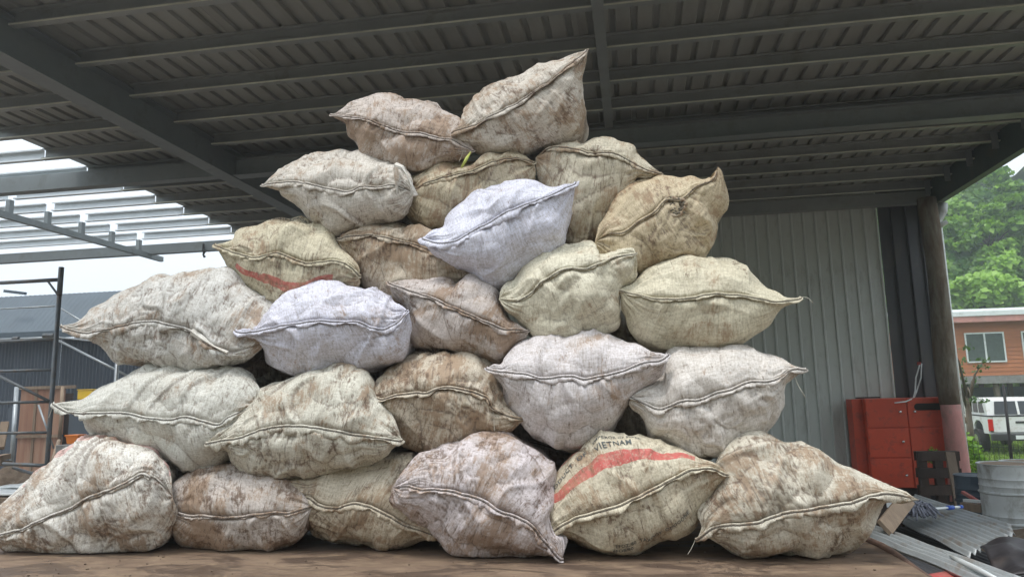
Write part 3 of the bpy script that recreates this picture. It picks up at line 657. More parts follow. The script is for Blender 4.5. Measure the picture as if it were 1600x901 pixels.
# drums
def drum(name, label, cat, c, r, h, m, group=None):
    t = thing(name, label, cat, c); prof = [(r*.97, 0), (r, .01)]
    for k in range(1, 12):
        z = h*k/12; prof.append((r, z-.012)); 
        if k in (4, 8): prof += [(r+.016, z), (r+.016, z+.01), (r, z+.022)]
        if k in (9, 10, 5): prof += [(r+.006, z), (r, z+.012)]
    prof += [(r, h-.012), (r+.009, h-.008), (r+.009, h), (r-.01, h), (r-.014, h-.016)]
    obj('drum_body', G().lathe(prof, c, 44), m, t, smooth=True)
    auto_smooth(bpy.data.objects[t.children[0].name] if t.children else C.objects[-1], 40)
    g = G(); g.lathe([(r*.93, 0), (r*.93, .008)], (c[0], c[1], h+c[2]-.015), 36); obj('lid', g, M['plank'] if m is M['drumgrey'] else m, t)
    return t
drum('steel_drum', 'grey ribbed steel drum behind the iron sheets', 'drum', (3.76, 8.3, .32), .262, .88, M['drumgrey'])
drum('plastic_drum', 'dark blue drum half hidden behind the grey drum', 'drum', (hy(1528, 760, 9.6)[0], 9.6, .02), .24, .92, M['darkblue'])
drum('steel_drum', 'second grey drum cut off by the right edge of the photo', 'drum', (hy(1612, 745, 8.9)[0], 8.9, .3), .28, .86, M['drumgrey'])
# soil mound
def mound(name, label, c, rx, ry, h, seed, m):
    n = 46; P = np.zeros((n, n, 3))
    for i in range(n):
        for j in range(n):
            a, b = -1+2*i/(n-1), -1+2*j/(n-1); d = math.hypot(a, b)
            P[i, j] = (c[0]+a*rx, c[1]+b*ry, h*max(0, 1-d*d)**.8*(1+.0))
    P[..., 2] *= 1+.5*perlin(P*2+seed); P[..., 2] += perlin(P*7+seed)*.03*(P[..., 2] > .01)+perlin(P*21)*.012*(P[..., 2] > .01); P[..., 2] -= .02
    g = G(); g.sheet(P, .05); o = obj(name, g, m, smooth=True); o['kind'] = 'stuff'; o['label'] = label; o['category'] = 'soil'; return o
mound('soil_heap', 'heap of brown soil at the foot of the grey drum', (3.35, 7.25, 0), 1.5, .95, .80, 3, M['soil'])
mound('soil_bank', 'low soil bank under the drums', (3.9, 8.9, 0), 2.2, 1.5, .38, 8, M['soil'])
def quadsheet(name, label, TL, TR, BR, BL, nrib, m, h=.009, ragged=0, th=.002, curl=0, seed=1):
    """corrugated sheet: ridges run left-right (TL->TR), nrib across"""
    TL, TR, BR, BL = map(np.array, (TL, TR, BR, BL)); nu, nv = 26, nrib*8+1; P = np.zeros((nu, nv, 3)); nrm = np.cross(TR-TL, BL-TL); nrm /= np.linalg.norm(nrm); nrm *= np.sign(nrm[2])
    for j in range(nv):
        v = j/(nv-1); e0 = TL*(1-v)+BL*v; e1 = TR*(1-v)+BR*v; cut = 1-ragged*max(0, perlin(np.array([v*3.3+seed, .5, .5]))*1.6+.1)
        for i in range(nu):
            u_ = i/(nu-1)*cut; P[i, j] = e0+(e1-e0)*u_+nrm*(h*math.sin(2*math.pi*v*nrib)+curl*(u_-.5)**2)
    P += (perlin(P*2.2+seed)*.012)[..., None]*nrm
    g = G(); g.sheet(P, th); return tagd(obj(name, g, m, smooth=True), label, 'iron sheet')
def quadpx(pxs, Ys): return [hy(a_, b_, y) for (a_, b_), y in zip(pxs, Ys)]
q = quadpx(((1430, 772), (1600, 826), (1512, 868), (1400, 810)), (7.0, 5.7, 5.05, 6.3)); quadsheet('corrugated_sheet', 'pale corrugated iron sheet with a torn right end, topmost beside the deck', *q, 11, M['corr'], .015, .20, seed=4)
q = quadpx(((1385, 780), (1640, 862), (1625, 930), (1350, 818)), (6.9, 5.6, 4.6, 5.6)); 
for p in q: p[2] -= .16
quadsheet('corrugated_sheet', 'dark corrugated sheet under the pale torn one', *q, 14, M['darksheet'], .010, 0)
q = quadpx(((1358, 818), (1600, 905), (1560, 925), (1350, 834)), (5.6, 4.1, 3.9, 5.3)); quadsheet('corrugated_sheet', 'long grey corrugated sheet lying nearest the deck edge', *q, 4, M['corr'], .020, .0, seed=9)
# wooden offcut with a label patch under the ear of the cream sack
pk = thing('plank', 'short brown plank slanting beneath the pointed sack ear', 'plank', hy(1400, 810, 5.4))
obj('board', G().obox(hy(1418, 778, 5.7), hy(1382, 824, 5.2), .11, .03, (.3, -1, .5)), M['plank'], pk, bevel=.003)
bx = thing('cardboard_box', 'brown box with a white label beneath the pointed sack ear', 'box', hy(1388, 790, 6.2))
a, b = hy(1362, 822, 6.2), hy(1410, 775, 6.2); obj('carton', G().box(a[0], b[0], 6.2, 6.5, a[2], b[2]), M['palletwood'], bx, bevel=.006)
a, b = hy(1386, 792, 6.19), hy(1403, 778, 6.19); obj('label_patch', G().box(a[0], b[0], 6.19, 6.197, a[2], b[2]), M['whitepl'], bx)
# mop
mp = thing('mop', 'grey string mop with a white and blue handle lying on the iron sheet', 'mop', hy(1435, 805, 5.9))
hd = hy(1432, 803, 5.95)
g = G(); rs = random.Random(3)
for k in range(150):
    a_ = rs.uniform(0, 2*math.pi); l = rs.uniform(.05, .17); p0 = hd+np.array([rs.uniform(-.03, .03), rs.uniform(-.03, .03), rs.uniform(.02, .07)]); p1 = p0+np.array([math.cos(a_)*l*.6, math.sin(a_)*l*.6, rs.uniform(-.0, .03)]); p2 = p0+np.array([math.cos(a_)*l, math.sin(a_)*l, -.035])
    g.tube([p0, p1, p2], .007, 5)
obj('yarn_head', g, M['mop'], mp, smooth=True)
A, B_ = hy(1442, 800, 5.9)+[0, 0, .02], hy(1503, 791, 6.3); seg = lambda t0, t1: [A+(B_-A)*t0, A+(B_-A)*t1]
obj('socket', G().tube(seg(0, .16), .022, 10), M['blue'], mp, smooth=True); obj('handle', G().tube(seg(.16, .62), .009, 10), M['whitepl'], mp, smooth=True)
obj('grip', G().tube(seg(.62, .76), .017, 10), M['blue'], mp, smooth=True); obj('handle', G().tube(seg(.76, .93), .010, 10), M['whitepl'], mp, smooth=True); obj('end_cap', G().tube(seg(.93, 1), .014, 10), M['blue'], mp, smooth=True)
# dark tarp, red edge, loose strip
def slab(name, label, cat, pxs, Ys, m, amp, seed, drop=.0):
    q = quadpx(pxs, Ys); n = 24; P = np.zeros((n, n, 3))
    for i in range(n):
        for j in range(n):
            u_, v = i/(n-1), j/(n-1); P[i, j] = (q[0]*(1-u_)+q[1]*u_)*(1-v)+(q[3]*(1-u_)+q[2]*u_)*v
    P[..., 2] += perlin(P*3+seed)*amp+perlin(P*9+seed)*amp*.4-drop
    P[..., 2] = np.maximum(P[..., 2], .02)
    g = G(); g.sheet(P, .012); return tagd(obj(name, g, m, smooth=True), label, cat)
slab('tarpaulin', 'dark crumpled tarpaulin at the right edge beyond the iron sheets', 'tarpaulin', ((1530, 845), (1640, 800), (1650, 870), (1560, 880)), (5.2, 5.6, 4.6, 4.7), M['tarp'], .07, 2, .05)
slab('red_mat', 'red sheet showing under the long grey iron sheet at the bottom right', 'mat', ((1440, 878), (1500, 872), (1520, 915), (1450, 915)), (4.3, 4.4, 3.9, 3.85), M['redcloth'], .02, 5, .06)
tagd(obj('metal_strip', G().tube([hy(1474, 862, 4.7), hy(1500, 876, 4.4), hy(1530, 890, 4.2), hy(1560, 905, 4.0)], [.003, .016, .014, .010], 6), M['whitemetal'], smooth=True), 'thin curled white metal strip over the long iron sheet', 'strip')
for k, (pa, pb, m, lab) in enumerate((((1504, 768), (1530, 784), 'redcloth', 'orange-red stick leaning between post and blue drum'), ((1507, 781), (1532, 783), 'whitepl', 'short white batten on the ground by the grey drum'), ((1505, 790), (1536, 794), 'plank', 'grey-brown timber block by the grey drum'))):
    tagd(obj('batten', G().obox(hy(*pa, 9.2-.3*k), hy(*pb, 9.0-.3*k), .04+.04*(k == 2), .03+.05*(k == 2)), M[m]), lab, 'batten')
# black floor clutter under the cabinet
tagd(obj('low_box', G().box(hy(1400, 790, 11.4)[0], hy(1440, 790, 11.4)[0], 11.4, 11.9, .0, .36), M['palletwood'], bevel=.02), 'dark low box on the ground in front of the red cabinet', 'box')

# ---- wire fence
fe = thing('wire_fence', 'dark wire mesh fence in front of the lawn', 'fence', (8, 13.6, 0))
YFn = 13.0; xa, xb = 5.35, 12.5; g = G()
zt = hy(1560, 688, YFn)[2]
for x in np.arange(xa, xb, .075): g.obox((x, YFn, .03), (x+.004, YFn+.01, zt), .005, .005, (0, 1, 0))
for z in np.linspace(.06, zt, 11): g.obox((xa, YFn+.008, z), (xb, YFn+.008, z+.01), .005, .005)
mo = obj('wire_mesh', g, M['wire'], fe); mo['kind'] = 'stuff'
x1 = hy(1577, 700, YFn)[0]
for x in (x1, x1+3.4): obj('fence_post', G().tube([(x, YFn-.02, 0), (x+.02, YFn-.02, hy(1588, 600, YFn)[2])], .024, 8), M['wire'], fe, smooth=True)

# ---- leaves
def leafmesh(name, pts, sizes, m, tint, seed, up=.5, nrm=None, parent=None):
    """many small pointed leaves"""
    rs = np.random.RandomState(seed); n = len(pts); d = rs.normal(size=(n, 3)); d[:, 2] += up
    if nrm is not None: d = d*.75+nrm*1.2
    d /= np.linalg.norm(d, axis=1)[:, None]; a = np.cross(d, rs.normal(size=(n, 3))); a /= np.linalg.norm(a, axis=1)[:, None]; b = np.cross(d, a); s_ = sizes[:, None]
    V = np.stack([pts-a*s_*.5, pts+b*s_*.42-a*s_*.08+d*s_*.06, pts+a*s_*.6-d*s_*.10, pts-b*s_*.42-a*s_*.08+d*s_*.06], 1).reshape(-1, 3)
    off = wloc(parent) if parent is not None else 0
    F = np.arange(n*4).reshape(-1, 4); me = bpy.data.meshes.new(name); me.vertices.add(n*4); me.vertices.foreach_set('co', (V-off).astype(np.float32).ravel()); me.loops.add(n*4); me.loops.foreach_set('vertex_index', F.ravel().astype(np.int32))
    me.polygons.add(n); me.polygons.foreach_set('loop_start', np.arange(0, n*4, 4, dtype=np.int32)); me.polygons.foreach_set('loop_total', np.full(n, 4, np.int32)); me.update(calc_edges=True)
    at = me.attributes.new('tint', 'FLOAT', 'POINT'); at.data.foreach_set('value', np.repeat(tint, 4).astype(np.float32)); me.materials.append(m)
    o = bpy.data.objects.new(name, me); C.objects.link(o)
    if parent is not None: o.parent = parent
    return o
# hillside terrain under the creepers
def hill_z(x, y): return 0
hx = np.linspace(8, 70, 70); hyv = np.linspace(41, 75, 40); HP = np.zeros((70, 40, 3))
for i, x in enumerate(hx):
    for j, y in enumerate(hyv): HP[i, j] = (x, y, 0)
def hz_(x, y):
    t = np.clip((y-41.5)/13, 0, 1); p = np.stack([x*.16, y*.2, x*0], -1); q = np.stack([x*.42, y*.5, x*0+5], -1)
    return 16.6*t**.55+(perlin(p)*2.6+perlin(q)*1.3)*np.minimum(1, t*4)+np.clip((x-24)*.12, 0, 3)
HP[..., 2] = hz_(HP[..., 0], HP[..., 1])
g = G(); g.grid(HP); struct(obj('hillside', g, simple('mossy_ground', (.03, .055, .018), .95, 0, .4, 3), smooth=True))
# unseen slope added behind the camera to cut low frontal skylight on the sacks
hx = np.linspace(-70, 70, 60); hyb = np.linspace(-14, -55, 26); HB = np.zeros((60, 26, 3))
for i, x in enumerate(hx):
    for j, y in enumerate(hyb): HB[i, j] = (x, y, 0)
tb_ = np.clip((-HB[..., 1]-14)/30, 0, 1); HB[..., 2] = 19*tb_**.6+perlin(HB*np.array([.12, .15, 1]))*2.5*np.minimum(1, tb_*4)
g = G(); g.grid(HB); struct(obj('hillside', g, bpy.data.materials['mossy_ground'], smooth=True))
rs = np.random.RandomState(4); n = 110000
X = rs.uniform(12, 36, n); t = rs.rand(n)**1.1; Yv = 41.6+12*t**1.4
Z = hz_(X, Yv); e = .05
nr = np.stack([-(hz_(X+e, Yv)-Z)/e, -(hz_(X, Yv+e)-Z)/e, np.ones(n)], -1); nr /= np.linalg.norm(nr, axis=1)[:, None]
cl = perlin(np.stack([X*.9, Yv*.9, Z*.9], -1)); cl2 = perlin(np.stack([X*.35, Yv*.35, Z*.35+7], -1))
th_ = np.maximum(.12, .35+np.clip(cl, -.6, .8)*1.3+np.clip(cl2, -.5, .8)*2.2)
P = np.stack([X, Yv, Z], -1)+nr*(th_*rs.uniform(.55, 1.05, n))[:, None]+rs.normal(size=(n, 3))*.06
keep = (th_ > -.15); P, nr2, th2 = P[keep], nr[keep], th_[keep]; n = len(P)
tint = np.clip(.40+cl2[keep]*.9+cl[keep]*.3+rs.normal(size=n)*.18, 0, 1)
o = leafmesh('creeper_cover', P, rs.uniform(.18, .46, n), M['vine'], tint, 5, .4, nr2*np.array([1, 1, 1])+np.array([0, -.5, .3])); o['kind'] = 'stuff'; o['label'] = 'bright green creepers smothering the hillside'; o['category'] = 'creepers'

def tree(name, label, base, h, cr, m, n, ls, seed, cat='tree', group=None, sparse=0, trunk_r=.2, lean=(0, 0)):
    rs = np.random.RandomState(seed); t = thing(name, label, cat, base, group)
    b = np.array(base, float); top = b+[lean[0], lean[1], h*.62]; g = G()
    mid = (b+top)/2+rs.normal(size=3)*.2*trunk_r*4; g.tube([b, mid, top], [trunk_r, trunk_r*.75, trunk_r*.45], 9); obj('trunk', g, M['bark'], t, smooth=True)
    cs = []
    for k in range(9 if not sparse else 7):
        a = 2*math.pi*k/8+rs.uniform(-.3, .3); r = cr*rs.uniform(.35, .95); zz = h*rs.uniform(.55, 1.0); e = b+[lean[0]+math.cos(a)*r, lean[1]+math.sin(a)*r, zz]
        st = mid+(top-mid)*rs.uniform(.2, 1); m_ = (st+e)/2+[0, 0, .25]; g = G(); g.tube([st, m_, e], [trunk_r*.38, trunk_r*.22, trunk_r*.08], 6); obj('branch', g, M['bark'], t, smooth=True); cs += [e, m_*.4+e*.6+rs.normal(size=3)*cr*.15, e+rs.normal(size=3)*cr*.2]
    cs = np.array(cs); idx = rs.randint(0, len(cs), n); rad = rs.uniform(.5, 1.1, len(cs))*cr*(.36 if not sparse else .24); d = rs.normal(size=(n, 3)); d /= np.linalg.norm(d, axis=1)[:, None]
    P = cs[idx]+d*(rad[idx]*rs.rand(n)**.45)[:, None]*np.array([1, 1, .6]); tint = np.clip(.5+.25*rs.normal(size=n)+.3*(rs.rand(len(cs))[idx]-.5), 0, 1)
    cw_ = leafmesh('crown', P, ls*rs.uniform(.6, 1.3, n), m, tint, seed, .5, None, t); return t
def toph(px, py, Y): p = hy(px, py, Y); return p
p = hy(1560, 300, 56); tree('hill_tree', 'dark spreading tree on the crest against the white sky', (p[0], 56, hz_(np.array([p[0]]), np.array([56.]))[0]-1), 9.0, 4.2, M['darkleaf'], 5200, .30, 11, sparse=1, trunk_r=.11)
p = hy(1500, 300, 60); tree('hill_tree', 'lower dark tree on the crest just right of the roof corner', (p[0], 60, hz_(np.array([p[0]]), np.array([60.]))[0]-2), 6.2, 3.6, M['darkleaf'], 5200, .34, 12, sparse=1, trunk_r=.10)
p = hy(1645, 300, 52); tree('hill_tree', 'tall leafy tree at the right edge of the crest', (p[0], 52, hz_(np.array([p[0]]), np.array([52.]))[0]-1), 10, 4.5, M['darkleaf'], 7000, .32, 13, trunk_r=.28)
p = hy(1535, 330, 46); tree('creeper_tree', 'rounded bright green tree on the slope just right of the roof corner', (p[0], 46, hz_(np.array([p[0]]), np.array([46.]))[0]-1.5), 4.2, 2.0, M['vine'], 5500, .34, 17, trunk_r=.15)
p = hy(1595, 330, 47); tree('creeper_tree', 'bright green creeper-covered tree top below the crest at right', (p[0], 47, hz_(np.array([p[0]]), np.array([47.]))[0]-1.2), 6.4, 2.8, M['vine'], 9000, .30, 14, trunk_r=.2)

# ---- stilt house
ho = thing('stilt_house', 'orange-brown weatherboard house on stilts below the green hillside', 'house', (17, 34, 0))
YH = 34.0; a = hy(1478, 588, YH); xl = hy(1466, 540, YH)[0]; xr = xl+9.5; zb = a[2]; zt = hy(1540, 500, YH)[2]
nb = 14; bh = (zt-zb)/nb
wx0, wx1 = hy(1508, 540, YH)[0], hy(1570, 540, YH)[0]; wz0, wz1 = hy(1540, 566, YH)[2], hy(1540, 519, YH)[2]
w2 = hy(1597, 540, YH)[0]
for k in range(nb):
    z0 = zb+k*bh; g = G(); g.prism([(YH, z0), (YH+.02, z0+bh), (YH+.06, z0+bh), (YH+.06, z0)], 'x', xl, xr); obj('weatherboard', g, M['board'], ho)
obj('inner_wall', G().box(xl, xr, YH+.07, YH+6, zb, zt), M['board'], ho)
obj('white_roof', G().add([(xl-.3, YH-.5, zt+.16), (xr, YH-.5, zt+.16), (xr, YH+6, zt+.9), (xl-.3, YH+6, zt+.9), (xl-.3, YH-.5, zt+.36), (xr, YH-.5, zt+.36), (xr, YH+6, zt+1.1), (xl-.3, YH+6, zt+1.1)], [(0, 3, 2, 1), (4, 5, 6, 7), (0, 1, 5, 4), (1, 2, 6, 5), (2, 3, 7, 6), (3, 0, 4, 7)]), M['whitemetal'], ho)
obj('fascia', G().box(xl-.3, xr, YH-.46, YH-.42, zt-.10, zt+.155), M['fasciapink'], ho)
for (x0, x1) in ((wx0, wx1), (w2, w2+1.5)):
    f = G(); t_ = .06
    f.box(x0, x1, YH-.05, YH-.005, wz0, wz0+t_); f.box(x0, x1, YH-.05, YH-.005, wz1-t_, wz1); f.box(x0, x0+t_, YH-.05, YH-.005, wz0+t_, wz1-t_); f.box(x1-t_, x1, YH-.05, YH-.005, wz0+t_, wz1-t_); f.box((x0+x1)/2-.035, (x0+x1)/2+.035, YH-.05, YH-.005, wz0+t_, wz1-t_)
    fr = obj('window_frame', f, M['whitemetal'], ho)
    for (p, q_) in ((x0+t_, (x0+x1)/2-.035), ((x0+x1)/2+.035, x1-t_)): obj('pane', G().box(p, q_, YH-.03, YH-.015, wz0+t_, wz1-t_), M['screen'], fr)
obj('floor_beam', G().box(xl, xr, YH-.02, YH+.3, zb-.34, zb-.01), M['concrete'], ho)
for x in np.arange(xl+.3, xr, 1.9):
    for y in (YH+.1, YH+3, YH+5.8): obj('stilt', G().box(x-.09, x+.09, y, y+.18, 0, zb-.345), M['bark'], ho)
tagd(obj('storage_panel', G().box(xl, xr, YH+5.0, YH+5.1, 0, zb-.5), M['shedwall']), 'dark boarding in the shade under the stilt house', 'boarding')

# ---- pickup seen from behind its left corner
def truck():
    t = thing('pickup_truck', 'dusty white pickup truck parked under the stilt house, seen from behind', 'pickup', (0, 0, 0))
    W2 = .82
    def b(name, x0, x1, y0, y1, z0, z1, m, bev=.0, par=None): return obj(name, G().box(x0, x1, y0, y1, z0, z1), m, par or t, bevel=bev)
    # tray (local +y is forward)
    obj('tray_side', G().prism([(0, .62), (.42, .62), (.50, .86), (.72, .98), (1.02, .98), (1.24, .86), (1.32, .62), (1.9, .62), (1.9, 1.12), (0, 1.12)], 'x', -W2, -W2+.06), M['carwhite'], t, bevel=.012)
    obj('tray_side', G().prism([(0, .62), (.42, .62), (.50, .86), (.72, .98), (1.02, .98), (1.24, .86), (1.32, .62), (1.9, .62), (1.9, 1.12), (0, 1.12)], 'x', W2-.06, W2), M['carwhite'], t, bevel=.012)
    tg = b('tailgate', -W2+.13, W2-.13, -.045, .0, .66, 1.12, M['carwhite'], .012)
    obj('handle', G().box(-.12, .12, -.06, -.046, .92, .98), M['bumper'], tg, bevel=.004)
    b('load_floor', -W2+.06, W2-.06, .0, 1.9, .60, .66, M['carwhite'])
    for s_ in (-1, 1):
        x = s_*(W2-.065); b('tail_lamp', x-.062, x+.062, -.05, .01, .70, 1.04, M['lamp'], .012)
        b('mudguard', x-.06, x+.06, -.04, .02, 1.045, 1.12, M['carwhite'], .01)
        for y in (.87, 3.75):
            g = G(); g.prism([(y+.36*math.cos(a), .37+.36*math.sin(a)) for a in np.linspace(0, 2*math.pi, 26, endpoint=False)], 'x', s_*W2-.11-.02*s_, s_*W2+.11-.06*s_); w = obj('wheel', g, M['tyre'], t, bevel=0)
            g = G(); g.prism([(y+.2*math.cos(a), .37+.2*math.sin(a)) for a in np.linspace(0, 2*math.pi, 18, endpoint=False)], 'x', s_*W2-.118-.02*s_, s_*W2+.118-.06*s_); obj('rim', g, M['chrome'], w)
    bp = b('rear_bumper', -W2+.02, W2-.02, -.18, -.02, .42, .62, M['bumper'], .03)
    b('number_plate', -.20, .20, -.19, -.182, .47, .58, M['whitepl'], 0, bp)
    # cab
    obj('cab', G().prism([(1.93, .55), (5.0, .55), (5.05, .9), (4.1, 1.08), (3.35, 1.62), (2.1, 1.66), (1.95, 1.12)], 'x', -W2+.02, W2-.02), M['carwhite'], t, bevel=.03)
    # canopy with side windows
    cp = obj('canopy', G().prism([(-.0, 1.125), (1.9, 1.125), (1.9, 1.66), (.35, 1.66), (.12, 1.60)], 'x', -W2+.02, W2-.02), M['carwhite'], t, bevel=.035)
    b('rail', -W2-.004, W2+.004, -.05, 1.9, 1.112, 1.15, M['bumper'])
    for k in range(3):
        y0 = .30+k*.52
        for s_ in (-1, 1): obj('window', G().prism([(y0+(.0 if k else -.06), 1.22), (y0+.44, 1.22), (y0+.44, 1.55), (y0+(.0 if k else .10), 1.55)], 'x', s_*(W2-.019)-.004, s_*(W2-.019)+.004), M['carglass'], cp)
    g = G(); g.add([(-.62, -.012, 1.19), (.62, -.012, 1.19), (.56, .085, 1.56), (-.56, .085, 1.56), (-.62, .02, 1.19), (.62, .02, 1.19), (.56, .12, 1.56), (-.56, .12, 1.56)], [(0, 1, 2, 3), (7, 6, 5, 4), (0, 4, 5, 1), (1, 5, 6, 2), (2, 6, 7, 3), (3, 7, 4, 0)]); obj('rear_window', g, M['carglass'], cp); obj('window_bar', G().add([(-.03, -.03, 1.17), (.03, -.03, 1.17), (.03, .075, 1.58), (-.03, .075, 1.58), (-.03, .02, 1.17), (.03, .02, 1.17), (.03, .12, 1.58), (-.03, .12, 1.58)], [(0, 1, 2, 3), (7, 6, 5, 4), (0, 4, 5, 1), (1, 5, 6, 2), (2, 6, 7, 3), (3, 7, 4, 0)]), M['carwhite'], cp)
    for s_ in (-1, 1): obj('cab_window', G().prism([(2.15, 1.14), (3.75, 1.14), (3.3, 1.55), (2.2, 1.57)], 'x', s_*(W2-.019)-.004, s_*(W2-.019)+.004), M['carglass'], t)
    return t
tk = truck(); p = hy(1597, 690, 23.0); tk.location = (p[0], 23.0, .0); tk.rotation_euler = (0, 0, R_(-7)); tk.scale = (.98, .98, .98)
# tree trunk, leaning branch, shrub by the fence
tr = tree('yard_tree', 'small bare-trunked tree standing left of the pickup', (hy(1516, 660, 18)[0], 18, 0), 3.0, .7, M['darkleaf'], 220, .08, 31, trunk_r=.10, sparse=1)
tagd(obj('leaning_pole', G().tube([hy(1484, 606, 17), hy(1508, 660, 16.6)], .05, 8), M['plank'], smooth=True), 'pale pole leaning beside the downpipe', 'pole')
tagd(obj('metal_screen', G().box(hy(1489, 640, 16)[0]-.1, hy(1499, 640, 16)[0], 16, 16.03, hy(1495, 672, 16)[2], hy(1495, 630, 16)[2]), M['shedroof']), 'grey-blue metal panel just right of the downpipe', 'panel')
def shrub(label, c, r, h, n, ls, m, seed):
    rs = np.random.RandomState(seed); t = thing('shrub', label, 'shrub', c)
    for k in range(7):
        a = rs.uniform(0, 6.28); e = np.array(c)+[math.cos(a)*r*.8, math.sin(a)*r*.8, h*rs.uniform(.5, 1)]; obj('stem', G().tube([c, (np.array(c)+e)/2+[0, 0, .1], e], [.018, .012, .005], 5), M['bark'], t)
    d = rs.normal(size=(n, 3)); d /= np.linalg.norm(d, axis=1)[:, None]; P = np.array(c)+d*np.array([r, r, h*.5])*(rs.rand(n)**.4*(1+.4*perlin(d*2.2+seed)))[:, None]+[0, 0, h*.5]
    leafmesh('foliage', P, ls*rs.uniform(.6, 1.4, n), m, np.clip(.45+.25*rs.normal(size=n), 0, 1), seed, .6, None, t)
shrub('leafy shrub at the foot of the small tree', (hy(1507, 670, 16)[0], 16, 0), .30, 1.0, 1100, .09, M['vine'], 41)
shrub('low weeds growing just right of the pink post foot', (hy(1506, 715, 12.6)[0], 12.6, .0), .28, .85, 1400, .06, M['vine'], 42)
shrub('small weed sprouting beside the pallet', (hy(1458, 700, 11.7)[0], 11.7, .85), .10, .25, 160, .04, M['vine'], 43)
# ------------------------------------------------------------------ the sacks
def crom(pts, n):
    """Catmull-Rom through pts, resampled to n points evenly along its length"""
    P = np.array(pts, float); P = np.vstack([2*P[0]-P[1], P, 2*P[-1]-P[-2]]); out = []
    for i in range(1, len(P)-2):
        p0, p1, p2, p3 = P[i-1:i+3]; t = np.linspace(0, 1, 14, endpoint=False)[:, None]
        out.append(.5*((2*p1)+(-p0+p2)*t+(2*p0-5*p1+4*p2-p3)*t*t+(-p0+3*p1-3*p2+p3)*t**3))
    Q = np.vstack(out+[P[-2][None]]); d = np.r_[0, np.cumsum(np.linalg.norm(np.diff(Q, axis=0), axis=1))]
    s = np.linspace(0, d[-1], n)
    return np.stack([np.interp(s, d, Q[:, k]) for k in range(2)], 1)
def unproj(P2, Y):
    d = CF[None]*F_PX+CR[None]*(P2[:, :1]-800)-CU[None]*(P2[:, 1:]-450.5)
    return EYE+d*(np.asarray(Y)[:, None]/d[:, 1:2])
CREAM, WHITE, LAV, TAN, PINK, BROWN, GREY = (.70, .66, .56), (.74, .72, .67), (.66, .67, .78), (.62, .55, .43), (.68, .61, .59), (.58, .50, .41), (.62, .61, .59)
def sack(label, zm, L, R, top, bot, seam, Y0, B=.26, D=.55, col=CREAM, dirt=.5, seed=0, fin=(0.0, 1.0, .028), lump=1.0, fold=1.0, mat=None, threads=(), fn=1, texts=(), res=(150, 112, 26), rear=False):
    x0, y0, sc = zm; dirt = max(.1, dirt*1.12-.10)
    cv = lambda q: [(x0+a/sc, y0+b/sc) for a, b in q]
    NU, TF, TB = res
    T2 = crom(cv([L]+top+[R]), NU); B2 = crom(cv([L]+bot+[R]), NU); S2 = crom(cv([L]+seam+[R]), NU)
    u = np.linspace(0, 1, NU); s = np.minimum(u, 1-u)
    # the body swells behind the flat sewn mouth: ears forward, belly back
    ear = 1-smooth(0, .20, s)
    YT = Y0-.72*B*ear
    thick = np.linalg.norm(T2-B2, axis=1); thick = thick/thick.max()
    YS = Y0-B*(.74+.26*np.clip(thick, 0, 1)**.7)
    T, Bo, Sm = unproj(T2, YT), unproj(B2, YT), unproj(S2, YS)
    # small real thickness at the very tips
    C0 = unproj(S2, YT)
    Mid = (T+Bo)/2
    full = smooth(0, .28, s)**.8
    cen = Mid[NU//4:3*NU//4].mean(0)
    K = Mid.copy(); K = cen+(Mid-cen)*np.array([.86, 1, .8]); K[:, 1] = YT+.02+(D*full)*(1+0*u)
    K[:, 2] -= .02*full
    th = np.concatenate([np.linspace(-math.pi/2, math.pi/2, TF), np.linspace(math.pi/2, 3*math.pi/2, TB+2)[1:-1]])
    NV = len(th); P = np.zeros((NU, NV, 3))
    for j, t in enumerate(th):
        if j < TF:
            sn = abs(math.sin(t))**.94; cn = max(0, math.cos(t))**.86
            E_ = T if t >= 0 else Bo
            P[:, j] = C0+(E_-C0)*sn+(Sm-C0)*cn
        else:
            sn = math.sin(t); sn = math.copysign(abs(sn)**.8, sn); cn = abs(math.cos(t))**.8
            P[:, j] = Mid+(T-Mid)*max(sn, 0)+(Bo-Mid)*max(-sn, 0)+(K-Mid)*cn
    tt = np.where(np.arange(NV) < TF, th, 0)          # front angle, 0 at the seam
    # normals
    du = np.gradient(P, axis=0); dv = np.roll(P, -1, 1)-np.roll(P, 1, 1)
    Nn = np.cross(du, dv); ln = np.linalg.norm(Nn, axis=2, keepdims=True); Nn = Nn/np.maximum(ln, 1e-9)
    if Nn[NU//2, TF//2, 1] > 0: Nn = -Nn
    off = np.array([seed*3.17, seed*1.91, seed*5.3]); Q = P+off
    att = (np.clip(thick, 0, 1)[:, None]*smooth(0, .10, s)[:, None])
    front = np.where(np.arange(NV)[None] < TF, 1., .6)
    # contents: round lumps with cloth stretched between
    f1, f2 = worley2(Q/.17+.35*np.stack([perlin(Q*4+9), perlin(Q*4+19), perlin(Q*4+29)], -1), seed)
    lmp = -(f1**1.5)*.044+.030
    soft = perlin(Q*3.1)*.034+perlin(Q*6.3+31)*.012
    disp = (lmp*lump*1.0+soft)*att
    # gathers running away from the seam
    Lx = np.r_[0, np.cumsum(np.linalg.norm(np.diff(Sm, axis=0), axis=1))]
    hv = np.linalg.norm(T-Sm, axis=1).mean()
    g = np.stack([np.repeat(Lx[:, None]/.045, NV, 1), np.repeat((th*hv/.20)[None], NU, 0), np.full((NU, NV), seed*7.7)], -1)
    g[..., 0] += perlin(Q*5)*1.3
    gat = ridged(g)*.5+ridged(g*np.array([2.1, 1.6, 1])+5)*.25
    near = np.exp(-np.abs(tt)/.42)[None]*front
    reg = .4+1.2*smooth(-.2, .5, perlin(Q*3.3+40))
    disp += (gat-.45)*.013*near*fold*reg*(.25+.75*att)
